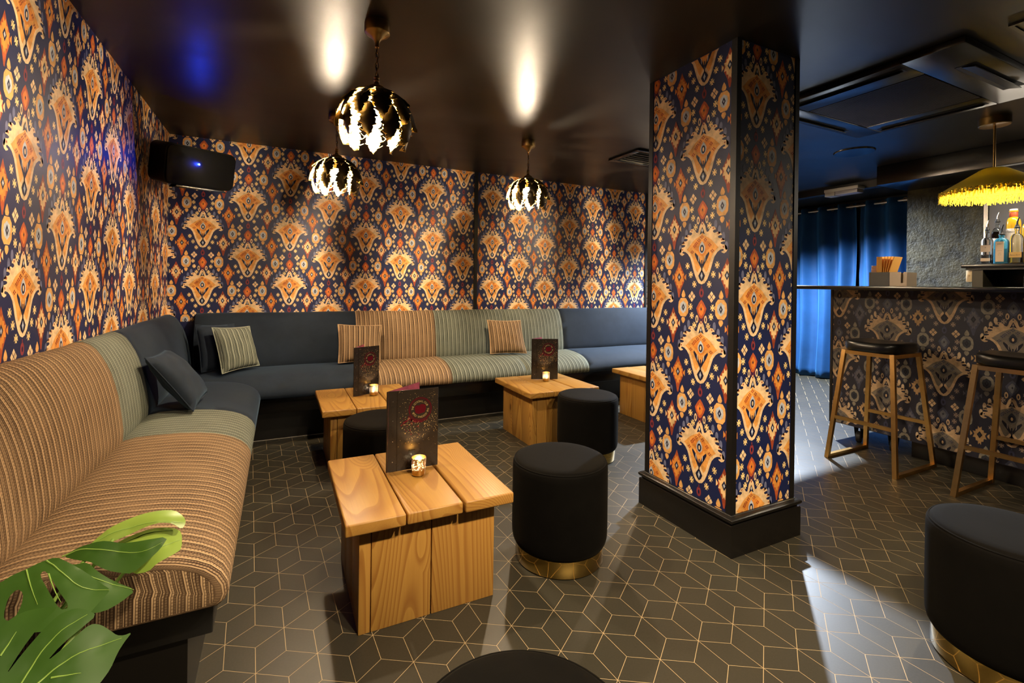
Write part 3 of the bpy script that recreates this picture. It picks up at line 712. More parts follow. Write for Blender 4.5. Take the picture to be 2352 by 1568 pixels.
    tag(sp_.build('gold_splatter', M['gold_foil'], root, label='gold foil splatter'), kind='stuff')
    return root
make_menu('tall dark folded menu standing on the nearest table', (0.3695, 1.803), (0.5686, 1.803), (0.526, 1.935))
make_menu('tall dark folded menu standing on the corner table by the brown cushion', (0.4225, 3.085), (0.588, 3.150), (0.505, 3.245))
make_menu('tall dark folded menu standing on the middle table', (1.717, 3.135), (1.904, 3.064), (1.845, 3.215))

# ================================================================== tealight holders
t = NT('mercury_glass'); co = t.coords(); vo = t.n('ShaderNodeTexVoronoi', i_Scale=330.0); t.l(co, vo.inputs['Vector'])
nz = t.noise(co, 160, 3); f_ = t.ramp(t.math('ADD', vo.outputs['Distance'], t.math('MULTIPLY', nz, 0.5)), [(0.56, 0), (0.62, 1.0)])
sz_ = t.n('ShaderNodeSeparateXYZ'); t.l(co, sz_.inputs[0]); f_ = t.math('MAXIMUM', f_, t.math('LESS_THAN', sz_.outputs[2], 0.021))
tr = t.n('ShaderNodeBsdfTranslucent'); tr.inputs[0].default_value = (1, 0.93, 0.8, 1)
tp = t.n('ShaderNodeBsdfTransparent'); ms0 = t.n('ShaderNodeMixShader', i_0=0.35); t.l(tr.outputs[0], ms0.inputs[1]); t.l(tp.outputs[0], ms0.inputs[2])
t.set(Base_Color=(0.55, 0.36, 0.12), Metallic=1.0, Roughness=0.3)
ms = t.n('ShaderNodeMixShader'); t.l(f_, ms.inputs[0]); t.l(t.b.outputs[0], ms.inputs[2]); t.l(ms0.outputs[0], ms.inputs[1]); t.l(ms.outputs[0], t.out.inputs[0]); M['mercury'] = t.m
M['wax'] = plain('candle_wax', (0.75, 0.48, 0.20), 0.5, Subsurface_Weight=0.0)
M['flame'] = emit('candle_flame', (1.0, 0.76, 0.46), 2000.0)
def make_candle(label, x, y):
    c = thing('tealight_holder', label, 'candle', (0, 0, 0), 'lit tealights on the plank tables')
    MB().lathe([(0.0, 0.003), (0.0215, 0.003), (0.0235, 0.006), (0.0245, 0.02), (0.0258, 0.045), (0.0262, 0.0645), (0.0272, 0.0650), (0.0275, 0.0642), (0.0272, 0.045), (0.026, 0.02), (0.0245, 0.002), (0.022, 0.0), (0.0, 0.0)], 28, closed=True).build('glass_cup', M['mercury'], c, smooth=True, local=True, label='speckled gold glass cup')
    MB().lathe([(0.0, 0.004), (0.0205, 0.004), (0.0222, 0.018), (0.0, 0.0195)], 20).build('wax', M['wax'], c, smooth=True, local=True)
    MB().tube([(0, 0, 0.019), (0.0004, 0, 0.0235)], 0.0006, 5).build('wick', M['rubber'], c, local=True)
    MB().lathe([(0.0, 0.0232), (0.0028, 0.0262), (0.0036, 0.0295), (0.0026, 0.0345), (0.0, 0.042)], 10).build('flame', M['flame'], c, smooth=True, local=True)
    c.location = (x, y, 0.380); return c
c1 = make_candle('lit tealight in a speckled gold glass on the nearest table', 0.476, 1.742)
for lb, x, y in (('lit tealight in a speckled gold glass on the corner table', 0.545, 3.086), ('lit tealight in a speckled gold glass on the middle table', 1.789, 3.040)):
    c = copy_tree(c1); c.location = (x, y, 0.380); c['label'] = lb
LEAVES=[
{'C': [-0.2804, 0.86, 0.5959], 'ex': [0.972, 0.2352, -0.0], 'ey': [-0.1811, 0.7485, 0.638], 'out': [(-0.0724, 0.0484), (-0.0494, 0.0411), (-0.0392, 0.0538), (-0.0237, 0.0574), (0.0059, 0.0487), (0.0032, 0.0417), (-0.0085, 0.0317), (-0.0269, 0.0049), (-0.0393, -0.0199), (-0.0247, 0.0015), (-0.003, 0.0254), (0.0109, 0.0358), (0.0258, 0.0372), (0.0392, 0.0297), (0.0503, 0.0181), (0.0336, 0.0058), (0.0134, -0.007), (-0.0007, -0.0207), (0.0197, -0.0097), (0.0379, 0.0054), (0.0466, 0.0077), (0.0555, 0.0028), (0.0647, -0.0073), (0.0727, -0.0176), (0.0806, -0.021), (0.0903, -0.0205), (0.0818, -0.0296), (0.074, -0.0408), (0.0665, -0.058), (0.0551, -0.0715), (0.0373, -0.0852), (0.0087, -0.0871), (-0.0267, -0.0742), (-0.0613, -0.0404)], 'holes': [], 'veins': [[(-0.0389, -0.0724), (-0.0216, -0.0322), (-0.0067, -0.0052), (0.0122, 0.0123), (0.0395, 0.0226)], [(-0.0076, -0.0433), (0.007, -0.0335), (0.0307, -0.0243), (0.0784, -0.0236)], [(-0.0458, 0.0072), (-0.0332, 0.0316)], [(0.0057, -0.0424), (0.0359, -0.0503)]]},
{'C': [-0.3049, 0.98, 0.6206], 'ex': [0.9806, 0.1961, -0.0], 'ey': [-0.1687, 0.8435, 0.51], 'out': [(-0.0948, 0.0235), (-0.0706, 0.0284), (-0.0589, 0.0371), (-0.0439, 0.0416), (-0.0286, 0.0481), (-0.011, 0.0502), (0.0065, 0.0313), (0.0281, 0.007), (0.0496, -0.0207), (0.0618, -0.0341), (0.0511, -0.0466), (0.0379, -0.0622), (0.0187, -0.0787), (-0.0147, -0.0703), (-0.0578, -0.0547), (-0.0836, -0.0407)], 'holes': [[(-0.0589, -0.028), (-0.0577, -0.0009), (-0.0495, 0.0092), (-0.0416, -0.001), (-0.0407, -0.0188), (-0.0463, -0.0363), (-0.0544, -0.0373)], [(-0.0266, 0.0212), (-0.0228, 0.0283), (-0.0159, 0.018), (-0.0022, -0.0136), (0.0147, -0.0463), (0.0034, -0.0463), (-0.0125, -0.0127)]], 'veins': [[(-0.0219, 0.0474), (-0.013, 0.0351), (0.0039, 0.0076), (0.0254, -0.0213), (0.0603, -0.0345)], [(-0.0441, 0.04), (-0.0348, 0.006), (-0.023, -0.0276)], [(-0.0159, 0.018), (-0.0069, -0.0117), (0.0034, -0.0353)]]},
{'C': [-0.2629, 1.05, 0.5694], 'ex': [0.9701, 0.2425, -0.0], 'ey': [-0.2205, 0.882, 0.4165], 'out': [(-0.0652, 0.0746), (-0.0487, 0.0586), (-0.0298, 0.0545), (-0.0156, 0.0288), (0.0065, -0.0002), (0.0371, -0.0317), (0.0172, -0.0463), (-0.0062, -0.0552), (-0.034, -0.0473), (-0.0532, -0.0044)], 'holes': [], 'veins': [[(-0.0513, 0.0589), (-0.0234, 0.0176), (0.0338, -0.0301)]]},
{'C': [-0.2506, 1.1, 0.5942], 'ex': [1.0, 0.0, -0.0], 'ey': [0.0, 0.6606, 0.7507], 'out': [(-0.095, 0.0136), (-0.0748, 0.0236), (-0.0496, 0.0268), (-0.0348, 0.0261), (-0.0091, 0.0158), (0.0217, 0.0135), (0.0621, 0.0141), (0.0526, -0.0063), (0.0362, -0.023), (0.0148, -0.0404), (-0.0037, -0.0348), (-0.0224, -0.0272), (-0.0386, -0.0162), (-0.0519, -0.0059), (-0.0701, 0.0008)], 'holes': [], 'veins': [[(-0.095, 0.0136), (-0.0713, 0.0205), (-0.0317, 0.0092), (0.0061, -0.0042), (0.0308, -0.0061), (0.0543, 0.0048)]]},
{'C': [-0.2192, 1.14, 0.609], 'ex': [0.9959, 0.0905, -0.0], 'ey': [-0.0754, 0.8291, 0.554], 'out': [(-0.0977, -0.0021), (-0.0863, 0.0074), (-0.0678, 0.0229), (-0.0447, 0.0337), (-0.0204, 0.0427), (0.0091, 0.0426), (0.0331, 0.0382), (0.0496, 0.0195), (0.0544, 0.0059), (0.0476, -0.0057), (0.0319, 0.0058), (0.0151, 0.0104), (-0.0105, 0.0087), (-0.0407, 0.0006), (-0.064, -0.0051), (-0.0901, -0.0051)], 'holes': [], 'veins': [[(-0.0965, -0.0009), (-0.0604, 0.0124), (-0.0112, 0.0158), (0.0486, 0.0061)]]},
{'C': [-0.1986, 1.145, 0.5631], 'ex': [0.9864, -0.1644, 0.0], 'ey': [0.1303, 0.7816, 0.6101], 'out': [(-0.0948, 0.0255), (-0.072, 0.0382), (-0.0407, 0.049), (-0.0003, 0.0448), (0.0174, 0.0353), (0.0275, -0.0008), (0.0186, -0.0105), (0.007, -0.0184), (-0.0073, -0.0271), (-0.0172, -0.0385), (-0.0434, -0.0385), (-0.0609, -0.0155)], 'holes': [], 'veins': [[(-0.0779, 0.0251), (-0.0451, 0.0405), (0.0015, 0.0383)], [(-0.0331, -0.0196), (-0.0127, 0.0022), (0.0197, 0.0174)]]}]
# ================================================================== leaf pendants
M['leaf_dark'] = plain('leaf_outer_bronze', (0.030, 0.021, 0.008), 0.38, 0.6, var=0.4, bump=0.1, bscale=300)
M['leaf_gold'] = plain('leaf_inner_gold', (0.62, 0.43, 0.13), 0.40, 0.6)
M['bulb'] = emit('bulb_glow', (1.0, 0.79, 0.54), BULB)
def shade_leaf(th0, th1, w, seed):
    """one beaten metal leaf lying on the dome; th in degrees from the top"""
    rn = random.Random(seed); n, m = 22, 5; mb = MB(); top = []; bot = []
    for i in range(n+1):
        s = i/n; th = math.radians(th0+(th1-th0)*s)
        hw = w*(math.sin(PI*min(1, s*0.86+0.10))**0.75)*(0.55+0.65*math.sin(PI*min(1.0, s*0.9+0.12)))
        if s > 0.9: hw *= math.sqrt(max(0, 1-((s-0.9)/0.1)**2))*0.95+0.05
        L_ = hw*(1.30 if i % 5 == 2 and 2 < i < n-2 else 1.0)*(0.80 if i % 5 == 3 else 1.0)
        Rr = hw*(1.30 if i % 5 == 4 and 2 < i < n-2 else 1.0)*(0.80 if i % 5 == 0 else 1.0)
        rx = 0.152; rz = 0.148; cz = 1.709-1.857
        for j in range(m):
            t_ = j/(m-1)*2-1; off = t_*(L_ if t_ < 0 else Rr)
            r_ = rx*math.sin(th)+0.012*(1-abs(t_))*0.5+0.015*t_*s+(0.004*s)
            z_ = cz+rz*math.cos(th)
            a = math.atan2(off, max(r_, 0.02)) if r_ > 0.03 else off/0.03
            rr = math.hypot(max(r_, 0.012), off*0.35)
            for L2, d in ((top, 0.0), (bot, -0.0022)): L2.append(((rr+d)*math.cos(a), (rr+d)*math.sin(a), z_+d*0.5+0.0012*math.sin(i*1.3)*abs(t_)))
    k = len(top); fs = []; ms_ = []
    for i in range(n):
        for j in range(m-1):
            a, b, c_, d = i*m+j, i*m+j+1, (i+1)*m+j+1, (i+1)*m+j
            fs.append((a, d, c_, b)); ms_.append(0); fs.append((k+a, k+b, k+c_, k+d)); ms_.append(1)
    for i in range(n):
        for j, fl in ((0, 0), (m-1, 1)):
            a, d = i*m+j, (i+1)*m+j; q = (a, k+a, k+d, d); fs.append(q if fl else q[::-1]); ms_.append(1)
    mb.v = top+bot; mb.f = fs; mb.m = ms_
    for i, sd in ((5, -1), (9, 1), (12, -1), (15, 1), (17, -1)):            # little barbs along the rim
        e = Vector(top[i*m+(0 if sd < 0 else m-1)]); q = Vector(top[i*m+2]); g = Vector(top[max(0, i-3)*m+(0 if sd < 0 else m-1)])
        d_ = ((e-q).normalized()*0.8+(g-e).normalized()*0.5).normalized()
        mb.tube([e-d_*0.004, e+d_*0.017], [0.0016, 0.0011], 5, mi=1)
    return mb
def make_pendant(label, x, y):
    pd = thing('pendant_lamp', label, 'lamp', (0, 0, CZ), 'gilded leaf pendants')
    MB().lathe([(0.0,-0.098),(0.008,-0.098),(0.0085,-0.082),(0.014,-0.070),(0.030,-0.055),(0.046,-0.046),(0.049,-0.042),(0.049,-0.010),(0.047,0.0),(0.0,0.0)], 36).build('ceiling_canopy', M['brass_dull'], pd, smooth=True, local=True, angle=50)
    z = -0.096; lk = None
    for k in range(6):
        pts = [(0.0065*math.cos(a*PI/8)*(1 if k % 2 else 0), 0.0065*math.cos(a*PI/8)*(0 if k % 2 else 1), 0.0135*math.sin(a*PI/8)) for a in range(16)]
        o = MB().tube(pts, 0.0016, 6, closed=True).build('chain_link', M['brass_dull'], pd, smooth=True, local=True); o.location = (0, 0, z-0.0135-k*0.0205)
    MB().tube([(0.003*math.cos(q*1.1), 0.003*math.sin(q*1.1), -0.09-q*0.0105) for q in range(14)], 0.0018, 6).build('twisted_cord', M['rubber'], pd, smooth=True, local=True)
    MB().lathe([(0.0,-0.268),(0.034,-0.266),(0.030,-0.255),(0.012,-0.245),(0.0085,-0.235),(0.012,-0.230),(0.008,-0.224),(0.012,-0.219),(0.006,-0.212),(0.0,-0.212)], 24).build('shade_cap', M['brass_dull'], pd, smooth=True, local=True)
    MB().lathe([(0.0,-0.335),(0.017,-0.335),(0.018,-0.27),(0.0,-0.268)], 18).build('bulb_holder', M['brass_dull'], pd, smooth=True, local=True)
    bz = -0.395
    MB().lathe([(0.0,bz-0.020),(0.011,bz-0.017),(0.018,bz-0.010),(0.020,bz),(0.018,bz+0.012),(0.013,bz+0.028),(0.011,bz+0.06),(0.0,bz+0.06)], 16).build('bulb', M['bulb'], pd, smooth=True, local=True)
    for tier, (a0, a1, w_, cnt, rot) in enumerate(((8, 62, 0.027, 9, 0.0), (36, 96, 0.033, 10, 0.35), (70, 126, 0.031, 9, 0.10))):
        base = None
        for k in range(cnt):
            if base is None: base = shade_leaf(a0, a1, w_, tier).build('shade_leaf', [M['leaf_dark'], M['leaf_gold']], pd, smooth=True, local=True, angle=50); o = base
            else: o = base.copy(); COL.objects.link(o)
            ang = rot+2*PI*k/cnt+0.05*math.sin(k*5+tier)
            s_ = 0.93-0.03*tier+(0.02 if k % 2 else 0)
            z0 = -0.264*(1-s_)
            o.rotation_euler = (0, 0, ang); o.location = (0, 0, -0.264+0.0)
            o.scale = (s_*(1.02 if tier == 1 else 1), s_*(1.02 if tier == 1 else 1), 0.95)
    pd.location = (x, y, CZ); return pd
pd1 = make_pendant('gilded leaf pendant lamp hanging highest in view, over the nearest table', 0.333, 1.910)
for lb, x, y, a in (('gilded leaf pendant lamp over the corner table, left of the nearest lamp', 0.302, 3.067, 2.69), ('gilded leaf pendant lamp over the middle table, right of the trim strip', 1.579, 2.976, 2.3), ('gilded leaf pendant lamp over the table behind the pillar', 3.02, 2.92, 0.4)):
    c = copy_tree(pd1); c.location = (x, y, CZ); c.rotation_euler = (0, 0, a); c['label'] = lb

# ================================================================== loudspeaker in the corner
M['speaker_black'] = plain('speaker_black', (0.0025, 0.0022, 0.002), 0.5, Specular_IOR_Level=0.15)
sp = thing('loudspeaker', 'black loudspeaker with a blue light mounted high in the left corner', 'speaker', (-0.45, 3.50, 1.70))
pa, pb = Vector((-0.600, 3.30, 1.768)), Vector((-0.276, 3.60, 1.797))
ex = (pb-pa); SW = ex.length; ex.normalize(); n_ = Vector((0.64, -0.72, -0.22)); n_ = (n_-ex*n_.dot(ex)).normalized(); ey = n_.cross(ex)
if ey.z < 0: ey = -ey
c0 = (pa+pb)/2
def rrect(w_, h_, r, n=6):
    out = []
    for cx_, cy_, a0 in ((w_/2-r, h_/2-r, 0), (-w_/2+r, h_/2-r, PI/2), (-w_/2+r, -h_/2+r, PI), (w_/2-r, -h_/2+r, 1.5*PI)):
        out += [(cx_+r*math.cos(a0+PI/2*k/n), cy_+r*math.sin(a0+PI/2*k/n)) for k in range(n+1)]
    return out
def slab(outl, org, ex, ey, h):
    fr = (org, ex, ey) if ex.cross(ey).dot(h) > 0 else None
    mb = MB()
    if fr: mb.prism(outl, h.length, fr)
    else: mb.prism([(a, b) for a, b in outl][::-1], -h.length, (org, ex, ey))
    return mb
slab(rrect(SW, 0.235, 0.04), c0, ex, ey, -n_*0.14).build('cabinet', M['speaker_black'], sp, bevel=0.006)
slab(rrect(SW-0.015, 0.220, 0.034), c0+n_*0.001, ex, ey, n_*0.010).build('front_grille', plain('speaker_grille', (0.0015, 0.0015, 0.0016), 0.6, Specular_IOR_Level=0.1), sp, bevel=0.004)
slab([(-0.17, -0.008), (0.17, -0.008), (0.15, 0.008), (-0.15, 0.008)], c0-ey*0.124-n_*0.03, ex, ey, n_*0.045).build('lower_lip', M['black_gloss'], sp, bevel=0.003)
M['blue_led'] = emit('blue_led', (0.02, 0.06, 1.0), 2600.0)
o = MB().lathe([(0.0, -0.004), (0.0025, -0.0028), (0.0035, 0), (0.0025, 0.0028), (0.0, 0.004)], 10).build('blue_light', M['blue_led'], sp, smooth=True, local=True)
o.location = c0+n_*0.0155-ex*0.030+ey*0.022-sp.location
MB().tube([c0-n_*0.13, c0-n_*0.20], 0.018, 10).build('wall_bracket', M['black_paint'], sp, smooth=True)
MB().box(-0.706, -0.69, 3.78, 3.90, 1.74, 1.86).build('bracket_plate', M['black_paint'], sp)
MB().tube([c0-n_*0.19, Vector((-0.695, 3.84, 1.80))], 0.016, 10).build('bracket_arm', M['black_paint'], sp, smooth=True)

# ================================================================== ceiling fittings
ac = thing('ceiling_air_unit', 'square black ceiling air unit with a slatted grille', 'air conditioner', (2.95, 1.36, CZ))
ax0, ax1, ay0, ay1, az = 2.45, 3.42, 0.90, 1.80, CZ-0.030
M['ac_black'] = plain('air_unit_black', (0.010, 0.0085, 0.007), 0.30, var=0.4, bump=0.08, bscale=25)
gx0, gx1, gy0, gy1 = 2.66, 3.24, 1.12, 1.66
for nm, b in (('frame_side', (ax0, ax1, ay0, gy0)), ('frame_side', (ax0, ax1, gy1, ay1)), ('frame_side', (ax0, gx0, gy0, gy1)), ('frame_side', (gx1, ax1, gy0, gy1))):
    MB().box(b[0], b[1], b[2], b[3], az, CZ).build(nm, M['ac_black'], ac, bevel=0.006)
MB().box(gx0, gx1, gy0, gy1, CZ-0.006, CZ).build('grille_back', M['rubber'], ac)
m = MB(); k = gx0+0.012
while k < gx1-0.01: m.box(k, k+0.005, gy0+0.006, gy1-0.006, az+0.002, az+0.010); k += 0.0145
for q in (0.2, 0.4, 0.6, 0.8): m.box(gx0, gx1, gy0+(gy1-gy0)*q-0.002, gy0+(gy1-gy0)*q+0.002, az+0.010, az+0.014)
tag(m.build('grille_slats', plain('grille_brown', (0.035, 0.028, 0.022), 0.5), ac), kind='stuff')
for x0, x1, y0, y1 in ((2.70, 3.20, 0.955, 1.030), (2.70, 3.20, 1.735, 1.770), (2.50, 2.545, 1.14, 1.64), (3.325, 3.37, 1.14, 1.64)):
    MB().box(x0, x1, y0, y1, az-0.0015, az+0.004).build('air_slot', M['rubber'], ac)
    if x1-x0 > y1-y0: v = MB().prism([(0, 0), ((y1-y0)*0.6, 0.012), ((y1-y0)*0.6, 0.015), (0, 0.004)], x1-x0-0.02, (Vector((x0+0.01, y0+0.008, az-0.016)), (0, 1, 0), (0, 0, 1)))
    else: v = MB().prism([(0, 0), ((x1-x0)*0.6, 0.012), ((x1-x0)*0.6, 0.015), (0, 0.004)], -(y1-y0-0.02), (Vector((x0+0.008, y0+0.01, az-0.016)), (1, 0, 0), (0, 0, 1)))
    v.build('air_flap', M['ac_black'], ac)
cs = thing('ceiling_speaker', 'round black loudspeaker set flush in the ceiling before the curtain', 'speaker', (3.84, 2.045, CZ))
MB().lathe([(0.118, -0.009), (0.125, -0.009), (0.130, -0.004), (0.131, 0.0), (0.118, 0.0)], 40, (3.84, 2.045, CZ), closed=False).build('rim', M['black_gloss'], cs, smooth=True)
MB().lathe([(0.0, -0.0065), (0.118, -0.0065), (0.118, 0.0), (0.0, 0.0)], 40, (3.84, 2.045, CZ)).build('mesh_cover', plain('speaker_mesh', (0.012, 0.012, 0.013), 0.5, 0.3, bump=0.4, bscale=700), cs)
cv = thing('ceiling_vent', 'silvery ceiling vent with bright slats left of the pillar top', 'vent', (2.66, 2.93, CZ))
for x0, x1, y0, y1 in ((2.38, 2.94, 2.74, 2.785), (2.38, 2.94, 3.055, 3.10), (2.38, 2.43, 2.785, 3.055), (2.89, 2.94, 2.785, 3.055)):
    MB().box(x0, x1, y0, y1, CZ-0.016, CZ).build('vent_frame', M['black_gloss'], cv, bevel=0.003)
M['vent_metal'] = plain('vent_metal', (0.62, 0.58, 0.50), 0.42, 0.6)
for k in range(6):
    MB().prism([(0, -0.006), (0.030, 0.010), (0.030, 0.012), (0, -0.004)], 0.46, (Vector((2.43, 2.79+k*0.044, CZ-0.014)), (0, 1, 0), (0, 0, 1))).build('vent_slat', M['vent_metal'], cv)
hc = thing('ceiling_hatch', 'flush black access panel in the ceiling at the upper right', 'hatch', (2.75, 0.60, CZ))
MB().box(2.52, 3.0, 0.42, 0.78, CZ-0.004, CZ).build('panel', M['ac_black'], hc, bevel=0.0015, seg=1)
for x0, x1, y0, y1 in ((2.505, 3.015, 0.405, 0.418), (2.505, 3.015, 0.782, 0.795), (2.505, 2.518, 0.418, 0.782), (3.002, 3.015, 0.418, 0.782)): MB().box(x0, x1, y0, y1, CZ-0.007, CZ).build('edge_strip', M['ac_black'], hc)
el = thing('emergency_light', 'small boxy emergency light under the beam above the curtain', 'light', (4.90, 2.72, 2.02))
MB().box(4.86, 4.975, 2.55, 2.86, 2.045, 2.075).build('base_box', plain('pale_plastic', (0.40, 0.37, 0.33), 0.45), el, bevel=0.004)
MB().box(4.865, 4.97, 2.56, 2.76, 2.008, 2.0445).build('diffuser', plain('frosted_plastic', (0.50, 0.47, 0.50), 0.35, Transmission_Weight=0.3), el, bevel=0.006)
MB().box(4.865, 4.97, 2.765, 2.855, 2.006, 2.0445).build('end_cap', M['pale'] if 'pale' in M else bpy.data.materials['pale_plastic'], el, bevel=0.003)
wl = thing('wall_light', 'small cream wall light on the brick wall left of the pillar', 'light', (3.80, 4.58, 1.93))
MB().lathe([(0.05, -0.06), (0.06, 0.0), (0.045, 0.09), (0.0, 0.1)], 16, (3.78, 4.54, 1.96)).build('shade', plain('cream_shade', (0.75, 0.68, 0.5), 0.5), wl, smooth=True)
MB().box(3.765, 3.795, 4.54, 4.612, 1.95, 1.98).build('bracket', M['brass_dull'], wl)
fa = thing('alarm_box', 'small red alarm box on the brick wall left of the pillar', 'alarm', (3.83, 4.60, 1.25))
MB().box(3.735, 3.86, 4.575, 4.612, 1.18, 1.29).build('case', plain('red_plastic', (0.5, 0.02, 0.015), 0.35), fa, bevel=0.004)
MB().box(3.765, 3.83, 4.572, 4.5755, 1.205, 1.265).build('glass', plain('white_plastic', (0.7, 0.68, 0.65), 0.3), fa)

# ================================================================== curtain on its pole
def curtain(label, y0, y1, seed):
    root = thing('curtain', label, 'curtain', (5.93, (y0+y1)/2, 0), 'blue velvet curtain panels'); rn = random.Random(seed)
    n = int((y1-y0)/0.012); m = 22; mb = MB(); amps = [rn.uniform(0.7, 1.25) for _ in range(40)]
    for j in range(m+1):
        z = 0.012+(2.085-0.012)*j/m
        for i in range(n+1):
            y = y0+(y1-y0)*i/n; u = (y-y0)/0.205
            k = int(u) % 40; a = amps[k]*(1-(u % 1))+amps[(k+1) % 40]*(u % 1)
            d = 0.055*a*math.sin(2*PI*u+0.5*math.sin(u*1.7))+0.014*math.sin(2*PI*u*2.3+seed)*(1-z/2.1)
            fl = (0.05*math.sin(u*4.3+1)*max(0, 0.25-z)*1.3)
            mb.v.append((5.93+d-abs(fl), y+0.012*math.sin(z*3+u), z+(0.006*math.sin(u*9) if j == 0 else 0)))
    for j in range(m):
        for i in range(n):
            a = j*(n+1)+i; mb.f.append((a, a+n+1, a+n+2, a+1)); mb.m.append(0)
    o = mb.build('drape', M['curtain'], root, smooth=True, angle=180)
    md_ = o.modifiers.new('thickness', 'SOLIDIFY'); md_.thickness = 0.0025
    q = y0+0.05; nn = 0
    while q < y1:
        u = (q-y0)/0.205
        g = MB().tube([(5.93, q+0.022*math.cos(a*PI/8), 2.046+0.022*math.sin(a*PI/8)) for a in range(16)], 0.003, 6, closed=True).build('eyelet', M['brass_dull'], root, smooth=True)
        q += 0.1025
    return root
curtain('right panel of the blue velvet curtain beyond the bar end', 2.40, 3.10, 3)
curtain('left panel of the blue velvet curtain beside the pillar', 3.13, 4.45, 8)
po = thing('curtain_pole', 'pale metal pole carrying the blue curtain', 'pole', (5.93, 3.4, 2.05))
MB().tube([(5.93, 2.32, 2.046), (5.93, 4.55, 2.046)], 0.0125, 12).build('rod', plain('pole_metal', (0.55, 0.46, 0.36), 0.3, 0.9), po, smooth=True)
for y in (2.36, 3.115, 4.5): MB().box(5.925, 6.02, y-0.012, y+0.012, 2.03, 2.062).build('pole_bracket', M['brass_dull'], po)

# ================================================================== bar
bar = thing('bar_counter', 'bar clad in dark patterned paper below a black top', 'bar', (3.9, 0.3, 0))
BX = 3.682; BE = 2.10
body = MB().box(BX, 4.22, -1.6, BE, 0.115, 1.09).build('bar_body', M['paper_dark'], bar)
pr = wallpaper(bar, (BX, 0, 0), (0, -1, 0), (-BE+0.012, 1.6, 0.12, 1.088), (-2.04, 0.921), PAL2, 1.0, 1.0)
bpy.data.objects.remove(pr)
pr = wallpaper(bar, (BX, 0, 0), (0, -1, 0), (-BE+0.014, 1.6, 0.119, 1.088), (-2.045, 0.926), PAL2, 1.072, 1.055)
pr.name = 'paper_front'; 
pv = pr.location; pr['label'] = 'dark patterned paper front with grey and tan medallions'
MB().box(BX-0.004, BX+0.006, BE-0.012, BE+0.004, 0.112, 1.09).build('end_trim', M['black_paint'], bar)
MB().box(BX+0.06, 4.18, -1.6, 1.62, 0.0, 0.114).build('plinth', M['black_paint'], bar, bevel=0.002)
MB().box(3.40, 4.26, -1.6, 2.62, 1.0905, 1.1165).build('counter_top', M['black_gloss'], bar, bevel=0.004)
for y in (1.93, 1.72):
    cst = MB().lathe([(0.0, -0.016), (0.034, -0.016), (0.040, -0.010), (0.040, 0.010), (0.034, 0.016), (0.0, 0.016)], 24).build('caster_wheel', M['rubber'], bar, smooth=True, local=True)
    cst.location = Vector((3.735, y, 0.0402))-bar.location; cst.rotation_euler = (PI/2, 0, 0.3)
    MB().prism([(-0.03, 0.0), (0.03, 0.0), (0.012, -0.076), (-0.012, -0.076)], 0.004, (Vector((3.735, y-0.020, 0.1145)), (1, 0, 0), (0, 0, 1))).build('caster_fork', M['black_gloss'], bar)
    MB().prism([(-0.03, 0.0), (0.03, 0.0), (0.012, -0.076), (-0.012, -0.076)], 0.004, (Vector((3.735, y+0.020, 0.1145)), (1, 0, 0), (0, 0, 1))).build('caster_fork', M['black_gloss'], bar)

# ---- stools
def make_stool(label, x, y):
    s = thing('bar_stool', label, 'stool', (0, 0, 0), 'gilt framed bar stools')
    hx, hy, tx, ty, zt = 0.221, 0.190, 0.146, 0.134, 0.705
    t_ = 0.0115
    for sx, sy in ((-1, 1), (-1, -1), (1, 1), (1, -1)):
        MB().tube([(sx*hx, sy*hy, 0.0), (sx*tx, sy*ty, zt)], t_, 4, square=True, up=(1, 0, 0)).build('leg', M['stool_metal'], s, local=True)
    for sy in (1, -1): MB().tube([(-hx+t_, sy*hy, t_), (hx-t_, sy*hy, t_)], t_*0.98, 4, square=True).build('floor_rail', M['stool_metal'], s, local=True)
    f = 0.27/zt; fx, fy = hx+(tx-hx)*f, hy+(ty-hy)*f
    for sx in (1, -1): MB().tube([(sx*fx, -fy+t_, 0.27), (sx*fx, fy-t_, 0.27)], t_*0.9, 4, square=True).build('footrest', M['stool_metal'], s, local=True)
    for sx in (1, -1): MB().tube([(sx*tx, -ty+t_, zt-t_), (sx*tx, ty-t_, zt-t_)], t_*0.98, 4, square=True).build('seat_rail', M['stool_metal'], s, local=True)
    for sy in (1, -1): MB().tube([(-tx+t_, sy*ty, zt-t_), (tx-t_, sy*ty, zt-t_)], t_*0.98, 4, square=True).build('seat_rail', M['stool_metal'], s, local=True)
    # padded seat: rounded oval, lightly dished
    mb = MB(); prof_ = [(0.90, 0.0), (0.985, 0.008), (1.0, 0.022), (1.0, 0.036), (0.985, 0.048), (0.94, 0.056), (0.8, 0.060), (0.55, 0.058), (0.25, 0.055), (0.0, 0.054)]
    n = 40
    for r, z in prof_:
        for k in range(n):
            a = 2*PI*k/n; c_, s_ = math.cos(a), math.sin(a); e = (abs(c_)**3.2+abs(s_)**3.2)**(-1/3.2)
            dish = 0.012*(c_*e*r)**2*0 + 0.010*(s_*e*r)**2
            mb.v.append((0.170*r*e*c_, 0.162*r*e*s_, zt+z+dish*(1 if z > 0.03 else 0)))
    for i in range(len(prof_)-1):
        for k in range(n): mb.f.append((i*n+k, i*n+(k+1) % n, (i+1)*n+(k+1) % n, (i+1)*n+k)); mb.m.append(0)
    mb.f.append(tuple(reversed(range(n)))); mb.m.append(0)
    mb.build('seat_pad', plain('black_leather', (0.006, 0.0055, 0.005), 0.32, bump=0.1, bscale=150) if 'black_leather' not in bpy.data.materials else bpy.data.materials['black_leather'], s, smooth=True, local=True, angle=70)
    s.location = (x, y, 0); return s
s1 = make_stool('gilt framed bar stool with black seat nearest the blue curtain', 3.430, 1.655)
c = copy_tree(s1); c.location = (3.452, 1.020, 0); c['label'] = 'gilt framed bar stool with black seat cut by the right edge of the photo'

